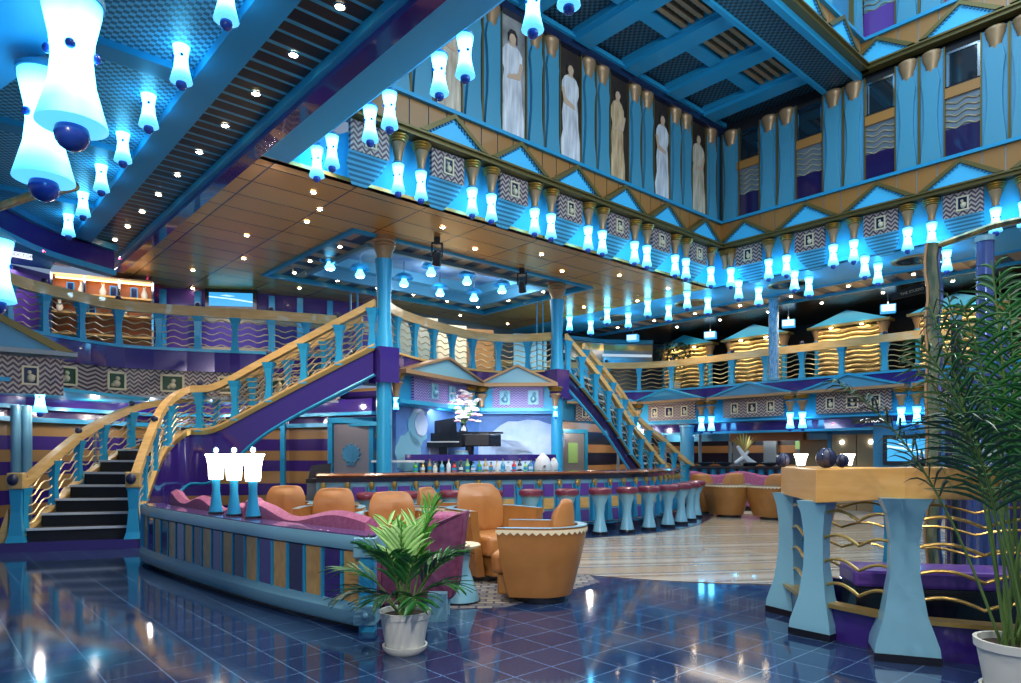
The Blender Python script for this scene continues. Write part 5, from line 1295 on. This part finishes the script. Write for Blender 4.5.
# ---- tan leather tub chairs
def make_tub():
    r = root('tub_chair', '', 'armchair')
    # plan: back semicircle of radius R, arms running forward (+x); taper towards the floor
    def plan(Rr, arm, n=18):
        pts = [(arm, -Rr)]
        for i in range(n + 1):
            a = -PI / 2 - PI * i / n; pts.append((Rr * math.cos(a), Rr * math.sin(a)))
        pts.append((arm, Rr)); return pts
    zs = [(.06, .295, .27), (.10, .31, .28), (.35, .375, .33), (.60, .43, .36), (.70, .44, .37), (.72, .44, .37)]
    vs = []; fs = []; K = 21
    outer = [[(x, y, z) for x, y in plan(a, b)] for z, a, b in zs]; inner = [[(x, y, z) for x, y in plan(a - .085, b)] for z, a, b in reversed(zs)]
    rows = outer + inner; K = len(rows[0])
    for row in rows: vs += row
    nr = len(rows)
    for i in range(nr):
        j = (i + 1) % nr
        for k in range(K - 1): fs.append((i * K + k, i * K + k + 1, j * K + k + 1, j * K + k))
    fs.append(tuple(i * K for i in range(nr))); fs.append(tuple(reversed([i * K + K - 1 for i in range(nr)])))
    mk('shell', MB().add(vs, fs), 'leather', r)
    m = MB(); b = plan(.447, .375, 40); b = [(.375 - .375 * k / 11, -.447) for k in range(11)] + b[1:-1] + [(.375 * k / 11, .447) for k in range(1, 12)]; L = len(b); vs = []; fs = []
    for i, (x, y) in enumerate(b): vs += [(x * 1.004, y * 1.004, .705), (x * 1.004, y * 1.004, .682 - (.028 if i % 2 else 0))]
    for i in range(L - 1): fs.append((2 * i, 2 * i + 2, 2 * i + 3, 2 * i + 1))
    mk('zigzag_trim', m.add(vs, fs), 'cream', r, False)
    m = MB(); vs = []; fs = []
    for x, y in b: vs += [(x, y, .722), (x * .80, y * .80, .722)]
    for i in range(L - 1): fs.append((2 * i, 2 * i + 2, 2 * i + 3, 2 * i + 1))
    mk('arm_top', m.add(vs, fs), 'powder', r, False)
    def dshape(Rr, x1, n=16):
        return [(x1, -Rr)] + [(Rr * math.cos(-PI / 2 - PI * i / n), Rr * math.sin(-PI / 2 - PI * i / n)) for i in range(n + 1)] + [(x1, Rr)]
    o = mk('seat_cushion', MB().prism_z(dshape(.275, .45), .27, .47), 'leather_red', r, True, bevel=.05); o.modifiers['soft'].segments = 4
    mk('seat_base', MB().prism_z(dshape(.20, .40), .065, .27), 'leather', r, True, bevel=.02)
    vs = []; fs = []; n = 14; rowsb = [(.44, .0), (.55, .02), (.70, .03), (.84, .02), (.93, -.01), (.965, -.05)]
    for z, q in rowsb:
        wd = 1.15 * (1 if z < .75 else max(.35, 1 - ((z - .75) / .25) ** 2 * .55))
        for k in range(n + 1):
            a = PI - wd + 2 * wd * k / n; ro = .315 + q * .4; ed = math.sin(PI * k / n) ** .35 if 0 < k < n else 0
            vs.append((ro * math.cos(a), ro * math.sin(a), z))
        for k in range(n + 1):
            a = PI + wd - 2 * wd * k / n; th = .23 * (math.sin(PI * k / n) ** .4 if 0 < k < n else .12) * (1 if z < .9 else .45); ri = .315 + q * .4 - th
            vs.append((ri * math.cos(a), ri * math.sin(a), z))
    K = 2 * (n + 1)
    for i in range(len(rowsb) - 1):
        for k in range(K): fs.append((i * K + k, i * K + (k + 1) % K, (i + 1) * K + (k + 1) % K, (i + 1) * K + k))
    fs.append(tuple(range(K))); fs.append(tuple(reversed(range((len(rowsb) - 1) * K, len(rowsb) * K))))
    o = mk('back_cushion', MB().add(vs, fs), 'leather_red', r, True); o.data.polygons.foreach_set('use_smooth', [True] * len(o.data.polygons)); q = o.modifiers.new('soft', 'SUBSURF'); q.levels = q.render_levels = 2
    mk('foot_ring', MB().lathe([(.26, 0), (.26, .065)], 24), 'black', r)
    return r
tub = make_tub()
for k, (px, Y, deg, lab, sc) in enumerate(((541, 6.75, 172, 'tan leather tub chair seen from behind, the one nearest the dance floor', 1.02), (488, 7.95, -55, 'tan leather tub chair facing us beside the blue side table', 1.12),
        (440, 9.6, -20, 'tan leather tub chair behind the small palm, turned to the right', 1.0), (393, 8.3, -75, 'tan leather tub chair behind the sofa, just left of the small palm', 1.0), (332, 9.2, -85, 'tan leather tub chair behind the middle of the magenta sofa', 1.0),
        (284, 9.95, -80, 'tan leather tub chair behind the table lamps, left in the lounge', 1.0), (729, 15.6, 110, 'tan leather tub chair before the far magenta sofa, left one', 1.05), (773, 15.0, 100, 'tan leather tub chair before the far magenta sofa, beside the wooden counter', 1.05), (815, 14.0, 120, 'tan leather tub chair seen through the wooden counter frame', 1.1), (703, 16.6, 60, 'dark tan tub chair beside the end of the bar stools', 1.0))):
    o = place(tub, 'tub', at(px, Y, .004), math.radians(deg), lab, 'tan leather tub chairs'); o.scale = (sc, sc, sc)
sofa('far magenta sofa against the far bar on the right', [at(690, 17.6), at(735, 17.5), at(790, 16.8)], 3, lambda u: .96 + .05 * math.cos(u * 12))
# side tables
def side_table(label, p, h, r0=.17):
    r = root('side_table', label, 'side table', p)
    mk('pedestal', MB().lathe([(r0, .015), (r0 * .96, .05), (r0 * .7, .2), (r0 * .48, h * .6), (r0 * .6, h - .03)], 26), 'powder', r); mk('base_ring', MB().lathe([(r0 * 1.05, 0), (r0 * 1.05, .02)], 26), 'black', r)
    mk('table_top', MB().lathe([(.02, h - .03), (.20, h - .03), (.21, h - .01), (.20, h), (.02, h)], 26), 'cream', r)
side_table('pale blue flared side table between the plum sofa wing and the tub chairs', at(459, 6.62), .56, .20)
side_table('small pale table behind the magenta sofa, near the bar', at(345, 9.9), .60)
# far bar on the right
fb_ = root('far_bar', 'far straight bar with black top and blue columns behind the magenta sofa', 'bar', (0, 0, 0))
FB = [at(690, 19.2), at(740, 18.8), at(800, 18.1)]
mk('counter_top', MB().sweep([p + Vector((0, 0, 1.06)) for p in FB], rect(.6, 0, .06)), 'black', fb_, False); mk('front_panel', MB().sweep(FB, rect(.1, 0, 1.06)), 'navy', fb_, False)
for i in range(14):
    p, t = poly_at(FB, .1 + i * .25); mk('pilaster', MB().lathe([(.08, 0), (.05, .5), (.09, 1.04)], 8, tuple(p + Vector((0, -.1, 0)))), 'cyan', fb_)
r = root('golden_sculpture', 'pale golden sculpture of a leafy figure on the far bar', 'sculpture', at(744, 18.75, 1.12))
mk('plinth', MB().lathe([(.14, 0), (.12, .06)], 12), 'black', r)
mk('twisted_body', MB().tube([(.35, 0, .03), (.15, 0, .12), (0, 0, .28), (-.18, 0, .55)], [.06, .09, .07, .05], 8).tube([(-.25, 0, .08), (0, 0, .25), (.12, 0, .42)], [.04, .06, .04], 8), 'white', r)
m = MB()
for i in range(9):
    a = -.9 + i * .22; m.tube([(0, 0, .38), (.25 * math.sin(a), 0, .62), (.42 * math.sin(a), .03, .80 + .1 * math.cos(a * 3))], [.03, .045, .012], 6)
mk('golden_leaves', m, 'gold', r)
for k, px in enumerate((705, 725, 752, 770)):
    r = root('serving_bowl', 'dark shallow bowl on the far bar, %s from the left' % ORD[k], 'bowl', at(px, 18.8 - (px - 700) * .008, 1.12), 0, 'bowls on the far bar')
    mk('bowl', MB().lathe([(.08, 0), (.24, .08), (.23, .09), (.02, .03)], 14), 'soft_black', r); mk('rim', MB().lathe([(.235, .085), (.25, .095), (.235, .1)], 14, caps=False), 'chrome', r)
# items at the left end of the bar
r = root('cash_register', 'dark cash register on a stand at the left end of the bar', 'cash register', at(318, 11.6, 0), .3)
mk('stand', MB().box(-.18, .18, -.15, .15, 0, .95), 'grey_panel', r, False); mk('body', MB().prism_z([(-.2, -.18), (.2, -.18), (.2, .16), (-.2, .16)], .95, 1.02), 'soft_black', r, False)
mk('monitor', MB().prism_y([(-.16, 1.02), (.2, 1.06), (.22, 1.28), (-.12, 1.24)], -.05, .0), 'black', r, False)

# ================================================================== foreground: wooden counter, plants, big lamps
ctr = root('wooden_counter', 'tall counter with thick golden wood top on flared blue legs', 'counter', (0, 0, 0))
A0, A1 = at(781, 6.15), at(816, 5.25)         # left short end to the near corner
outerp = [A0, A1, at(905, 4.72), Vector((3.55, 4.25, 0)), Vector((4.3, 4.1, 0))]
top_o = outerp; inner = [Vector((4.5, 5.5, 0)), Vector((3.4, 6.2, 0)), Vector((2.75, 6.9, 0))]
zt = [1.31, 1.31, 1.335, 1.34, 1.34]; zb = [1.07, 1.05, 1.115, 1.13, 1.13]
poly = outerp + inner; ztt = zt + [1.32, 1.31, 1.31]; zbb = zb + [1.1, 1.08, 1.07]
# wooden ring: outer face thick, hollow middle
cx_, cy_ = sum(p.x for p in poly) / 8, sum(p.y for p in poly) / 8
inn = [Vector((p.x + (cx_ - p.x) * .30, p.y + (cy_ - p.y) * .38, 0)) for p in poly]
vs = [(p.x, p.y, z) for p, z in zip(poly, ztt)] + [(p.x, p.y, z) for p, z in zip(poly, zbb)] + [(p.x, p.y, z) for p, z in zip(inn, ztt)] + [(p.x, p.y, z) for p, z in zip(inn, zbb)]
n = 8; fs = []
for i in range(n):
    j = (i + 1) % n; fs += [(i, i + n, j + n, j), (i, j, j + 2 * n, i + 2 * n), (i + n, i + 3 * n, j + 3 * n, j + n), (i + 2 * n, j + 2 * n, j + 3 * n, i + 3 * n)]
mk('wood_top', MB().add(vs, fs), 'wood_orange', ctr, False, bevel=.006)
def cleg(p, rz, ztop, s=1.0, m='powder', w=(.17, .075, .135)):
    prof = [(.0, w[0]), (.06, w[0] * .97), (.25, w[0] * .66), (.5, w[1] * 1.05), (.72, w[1]), (.9, w[1] * 1.25), (1.0, w[2])]
    vs = []; fs = []
    for t, a in prof:
        z = .05 + (ztop - .05) * t; hh = a * 1.0; d = a * .75
        vs += [(-hh, -d, z), (hh, -d, z), (hh, d, z), (-hh, d, z)]
    for i in range(len(prof) - 1):
        for k in range(4): fs.append((i * 4 + k, i * 4 + (k + 1) % 4, i * 4 + 4 + (k + 1) % 4, i * 4 + 4 + k))
    fs += [(3, 2, 1, 0), (len(prof) * 4 - 4, len(prof) * 4 - 3, len(prof) * 4 - 2, len(prof) * 4 - 1)]
    M = Matrix.Translation(p) @ Matrix.Rotation(rz, 4, 'Z') @ Matrix.Scale(s, 4, Vector((1, 0, 0)))
    o = mk('leg', MB().add(vs, fs, M), m, ctr, True)
    mk('foot_plinth', MB().box(-w[0] * 1.02 * s, w[0] * 1.02 * s, -w[0] * .78, w[0] * .78, 0, .055, Matrix.Translation(p) @ Matrix.Rotation(rz, 4, 'Z')), 'black', o, False)
LP = [A0 + Vector((.07, -.03, 0)), A1 + Vector((.06, .12, 0)), at(905, 4.76) + Vector((0, .02, 0)), Vector((3.6, 4.4, 0)), Vector((3.4, 6.05, 0)), Vector((2.8, 6.7, 0)), Vector((4.4, 5.4, 0))]
LA = [-1.1, -.9, -.35, -.2, .8, .8, .4]
for i, (p, a, z) in enumerate(zip(LP, LA, [1.08, 1.06, 1.12, 1.12, 1.09, 1.08, 1.1])): cleg(p, a, z, 1, 'powder' if i < 4 else 'cyan', (.20, .088, .155) if i == 2 else (.165, .075, .12))
chain = [LP[0], LP[1], LP[2], LP[3]]
for i in range(3):
    a, b = chain[i], chain[i + 1]
    for k in range(4):
        z = .93 - k * .185; pts = []
        for t in range(17):
            u = t / 16; w = abs(math.sin(u * PI * 2)) * .065 if i else abs(math.sin(u * PI * 2)) * .06
            pts.append(a + (b - a) * u + Vector((0, -.02, z + w)))
        mk('wavy_rod', MB().tube(pts, .013, 7), 'gold', ctr)
        mid = pts[8]; 
    mk('ledge', MB().sweep([a + Vector((0, .04, .25)), b + Vector((0, .04, .25))], rect(.14, 0, .03)), 'gold', ctr, False)
    mk('base_board', MB().sweep([a + Vector((0, .04, 0)), b + Vector((0, .04, 0))], rect(.05, 0, .26)), 'purple_dark' if i < 1 else 'purple', ctr, False)
bchain = [LP[0], LP[5], LP[4], LP[6]]
for i in range(3):
    a, b = bchain[i], bchain[i + 1]
    for k in range(4):
        z = .93 - k * .185; mk('wavy_rod', MB().tube([a + (b - a) * (t / 12) + Vector((0, 0, z + abs(math.sin(t / 12 * PI * 2)) * .06)) for t in range(13)], .012, 6), 'gold', ctr)
    mk('base_board', MB().sweep([a, b], rect(.05, 0, .26)), 'purple_dark', ctr, False)
# purple upholstered bench in the middle of it
r = root('padded_bench', 'dark purple padded bench inside the wooden counter frame', 'bench', Vector((3.3, 5.35, 0)), -.2)
mk('seat', MB().box(-.62, .62, -.22, .22, .40, .54), 'violet', r, False, bevel=.03); mk('base', MB().box(-.6, .6, -.2, .2, 0, .40), 'black', r, False)
# things on the counter top
for k, (px, Y, r0) in enumerate(((783, 6.15, .060), (826, 5.7, .080), (842, 5.9, .055), (918, 5.4, .050))):
    o = root('woven_ball', 'dark blue decorative ball on the wooden counter, %s' % ['leftmost, at the corner', 'the largest', 'just right of the largest', 'alone in front of the television'][k], 'ball', at(px, Y, 1.315), 0, 'decorative balls on the counter')
    mk('ball', MB().ball((0, 0, r0), r0, 20, 12), 'ball_dark', o)
    m = MB()
    for j in range(4): m.tube([(r0 * 1.01 * math.cos(a) * math.cos(j * .8), r0 * 1.01 * math.cos(a) * math.sin(j * .8), r0 + r0 * 1.01 * math.sin(a)) for a in [q * PI / 12 for q in range(25)]], .004, 4)
    mk('binding', m, 'navy', o)
for k, (px, Y) in enumerate(((801, 6.0), (848, 6.1))):
    p = at(px, Y, 1.315); o = root('candle_lamp', 'small glowing white cup lamp on the wooden counter, %s' % ('left of the largest ball', 'right of the balls')[k], 'lamp', p, 0, 'cup lamps on the counter')
    mk('cup', MB().lathe([(.035, .02), (.04, .06), (.06, .115), (.045, .11)], 16), 'table_shade', o); mk('foot', MB().lathe([(.04, 0), (.04, .015), (.02, .025)], 14), 'chrome', o)
# slate tubes and glass panels behind the right palm
for k, (px, Y, h, m_) in enumerate(((985, 6.6, hz(240, 6.6), 'slate_tube'), (956, 7.4, 2.9, 'glass_dark'), (1003, 6.2, 2.6, 'slate_tube'), (972, 7.0, 2.2, 'slate_tube'))):
    r = root('blue_tube', 'tall slate-blue metal tube behind the large palm, %s' % ['the tallest', 'darkest, beside the art glass column', 'nearest the picture edge', 'shorter one in the middle'][k], 'tube', at(px, Y))
    mk('tube', MB().lathe([(.05 if k else .075, .04), (.05 if k else .075, h)], 16), m_, r); mk('base_flange', MB().lathe([(.11, 0), (.11, .03), (.06, .05)], 16), 'steel_blue', r)
    mk('top_cap', MB().lathe([(.06 if k else .085, h - .02), (.06 if k else .085, h + .03)], 16), 'steel_blue', r)
struct('wall_right_dark', MB().box(-.2, 1.8, 0, .1, 0, 2.1), 'purple_dark', loc=at(965, 8.8), rz=RZ + .5)

# ---- palms
def frond(r, base, az, el, length, droop, leaflets, ll, lw, seed, mleaf, name='frond', t0=.30, sag=.9, fwd=1.0):
    rr = random.Random(seed); pts = []; p = Vector(base); d = Vector((math.cos(az) * math.cos(el), math.sin(az) * math.cos(el), math.sin(el)))
    N_ = 16; st = length / N_
    for i in range(N_ + 1):
        pts.append(p.copy()); p = p + d * st; d = (d + Vector((0, 0, -droop / N_ * (i / N_ + .25)))).normalized()
    m = MB().tube(pts, [.008 * (1 - .75 * i / N_) + .002 for i in range(N_ + 1)], 5)
    o = mk(name, m, 'stemgreen', r)
    m = MB()
    for i in range(leaflets):
        t = t0 + (1 - t0) * (i + rr.random() * .4) / leaflets; q = t * N_; k = min(int(q), N_ - 1); c = pts[k].lerp(pts[k + 1], q - k); tg = (pts[k + 1] - pts[k]).normalized()
        side = tg.cross(Vector((0, 0, 1)));
        if side.length < .05: side = Vector((1, 0, 0))
        side.normalize(); up = side.cross(tg).normalized()
        L = ll * math.sin(PI * min(1, .22 + .78 * (t - t0) / (1 - t0))) ** .6 * rr.uniform(.85, 1.1) + .03
        for s in (-1, 1):
            dd = (side * s * 1.0 + tg * fwd * rr.uniform(.75, 1.05) + up * rr.uniform(.05, .3)).normalized(); w = lw * rr.uniform(.8, 1.15)
            wv = dd.cross(up).normalized() * w; e = c.copy(); prev = None; vs = []; nseg = 5
            for j in range(nseg + 1):
                u = j / nseg; ww = wv * (math.sin(PI * (.12 + .88 * u)) if u < 1 else .02)
                vs += [e + ww + up * w * .35, e, e - ww + up * w * .35]; dd2 = (dd + Vector((0, 0, -sag * u * rr.uniform(.5, 1)))).normalized(); e = e + dd2 * (L / nseg)
            fs = []
            for j in range(nseg):
                a = j * 3; fs += [(a, a + 1, a + 4, a + 3), (a + 1, a + 2, a + 5, a + 4)]
            m.add(vs, fs)
    mk('leaflets', m, mleaf, o)
def pot(r, r0, h, m, saucer=True):
    mk('pot', MB().lathe([(r0 * .72, .02), (r0 * .74, .04), (r0 * .93, h * .82), (r0 * .93, h * .84), (r0, h * .85), (r0 * 1.02, h), (r0 * .92, h), (r0 * .90, h * .88)], 32, caps=False), m, r)
    mk('soil', MB().lathe([(.001, h * .90), (r0 * .91, h * .88)], 24, caps=False), 'soil', r)
    if saucer: mk('saucer', MB().lathe([(r0 * .70, 0), (r0 * .86, .03), (r0 * .88, .055), (r0 * .80, .055), (r0 * .72, .02)], 28, caps=False), m, r)
sm = root('potted_palm', 'small bright green palm in a pale pot at the end of the low partition', 'potted plant', at(405, 4.93))
pot(sm, .185, .30, 'pot_white')
fr = [(30, 80, .86, .7, 'leaf_bright'), (60, 82, .70, .8, 'leaf_pale'), (140, 80, .70, .9, 'leaf_pale'), (15, 76, .88, .9, 'leaf_bright'), (0, 66, .62, 1.8, 'leaf'), (180, 70, .62, 1.8, 'leaf'), (220, 72, .58, 2.0, 'leaf'), (262, 74, .56, 2.0, 'leaf'), (300, 70, .58, 1.9, 'leaf'), (330, 66, .62, 2.0, 'leaf_dark'), (45, 62, .62, 1.9, 'leaf'), (120, 62, .62, 2.1, 'leaf_dark'), (165, 58, .60, 2.4, 'leaf'), (200, 52, .50, 2.6, 'leaf_dark'), (240, 54, .46, 2.6, 'leaf_dark'), (285, 52, .44, 2.6, 'leaf'), (345, 54, .52, 2.4, 'leaf'), (80, 78, .66, 1.2, 'leaf_bright'), (270, 84, .62, 1.0, 'leaf_pale'), (190, 84, .66, 1.0, 'leaf_bright')]
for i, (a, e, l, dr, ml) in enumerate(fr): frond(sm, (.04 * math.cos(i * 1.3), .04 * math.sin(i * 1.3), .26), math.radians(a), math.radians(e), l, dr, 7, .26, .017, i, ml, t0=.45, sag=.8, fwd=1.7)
bg = root('potted_palm', 'large dark green palm in a pale pot beside the wooden counter', 'potted plant', Vector((2.98, 4.02, 0)))
pot(bg, .21, .33, 'pot_white')
rr = random.Random(5)
fr = [(95, 87, 2.15, .9), (125, 84, 2.2, 1.2), (165, 83, 2.1, 1.6), (182, 79, 1.95, 2.0), (200, 82, 2.1, 1.9), (168, 72, 1.9, 1.8), (215, 76, 1.7, 2.8), (240, 80, 1.75, 2.4), (275, 82, 1.8, 2.2), (300, 82, 1.9, 2.1), (330, 82, 2.0, 1.8), (0, 83, 2.2, 1.5), (30, 84, 2.3, 1.2), (60, 85, 2.3, 1.1), (145, 80, 1.9, 2.2), (185, 86, 2.3, .9), (20, 74, 1.7, 2.6), (340, 72, 1.6, 2.8), (90, 76, 1.7, 2.4), (315, 76, 1.5, 2.8)]
for i, (a, e, l, dr) in enumerate(fr): frond(bg, (.07 * math.cos(i * 1.7), .07 * math.sin(i * 1.7), .28), math.radians(a), math.radians(e), l, dr, 16, .42, .0115, 50 + i, ['leaf', 'leaf_dark', 'leaf_dark', 'leaf'][i % 4], t0=.50, sag=1.5)

# ---- large lamps hanging near the camera from the entrance soffit
slab_xy('ceiling_entrance', [Vector((-1.40, 2.2, 0)), Vector((-1.58, 2.60, 0)), Vector((-2.1, 2.98, 0)), Vector((-4.5, 4.6, 0)), Vector((-6.0, 3.0, 0)), Vector((-4.5, -1, 0)), Vector((-1.4, -1, 0))], 3.11, 3.2, 'sky_blue')
bl = make_lamp(True); bl['group'] = 'lamps at the entrance soffit'
place(bl, 'bl', at(72, 2.48, 3.07), 0, 'largest glowing hourglass lamp hanging at the near left, with blue beads', 'lamps at the entrance soffit')
place(bl, 'bl', at(44, 2.92, 3.05), .7, 'second largest glowing hourglass lamp, behind the largest at the near left', 'lamps at the entrance soffit')
place(bl, 'bl', at(-2, 5.0, 3.0), 0, 'glowing hourglass lamp cut by the left picture edge', 'lamps at the entrance soffit')
for o in [x for x in S.objects if x.get('group') == 'lamps at the entrance soffit']: o.scale = (1.12, 1.12, 1.12)
# dark twisted art glass at the left edge and left gallery corner pediment
glass_column('dark twisted art glass column at the left edge under the perforated ceiling', at(-42, 5.7), 3.3, [(.18, .1, 3.5), (.40, .3, 3.7), (.60, .6, 3.9)], .20, 'art_glass')
r = root('gallery_pediment', 'blue corner pediment with dentils at the far left below the gallery railing', 'pediment', at(18, 10.2, 2.98), math.radians(38))
mk('tympanum', MB().prism_y([(-1.2, 0), (.62, 0), (-.5, .50)], -.3, 0), 'cyan_light', r, False); mk('raking_moulding', MB().prism_y([(.45, 0), (.72, -.02), (-.5, .62), (-.5, .52)], -.36, 0), 'olive_gold', r, False); mk('base_moulding', MB().box(-1.3, .72, -.36, 0, -.07, 0), 'grey_panel', r, False)
r = make_medallion(1.5, .55, False, 2); r['label'] = 'zigzag panel with a cameo under the far left corner pediment'; r.location = at(2, 10.0, 2.88); r.rotation_euler = (0, 0, math.radians(38))
place(bigbr, 'bb', at(41, 10.75, 2.93), 0, 'bronze capital bracket under the far left corner pediment', 'brackets of the left gallery')
place(lamp, 'lamp', at(40, 10.75, 2.50), 0, 'hourglass lamp under the far left corner pediment', 'lamps of the left gallery')
slab_xy('ceiling_under_corner', [at(-60, 9.4), at(10, 10.0), at(52, 11.3), at(150, 13.7), at(100, 14.5), at(-60, 12)], 2.50, 2.56, 'cyan')
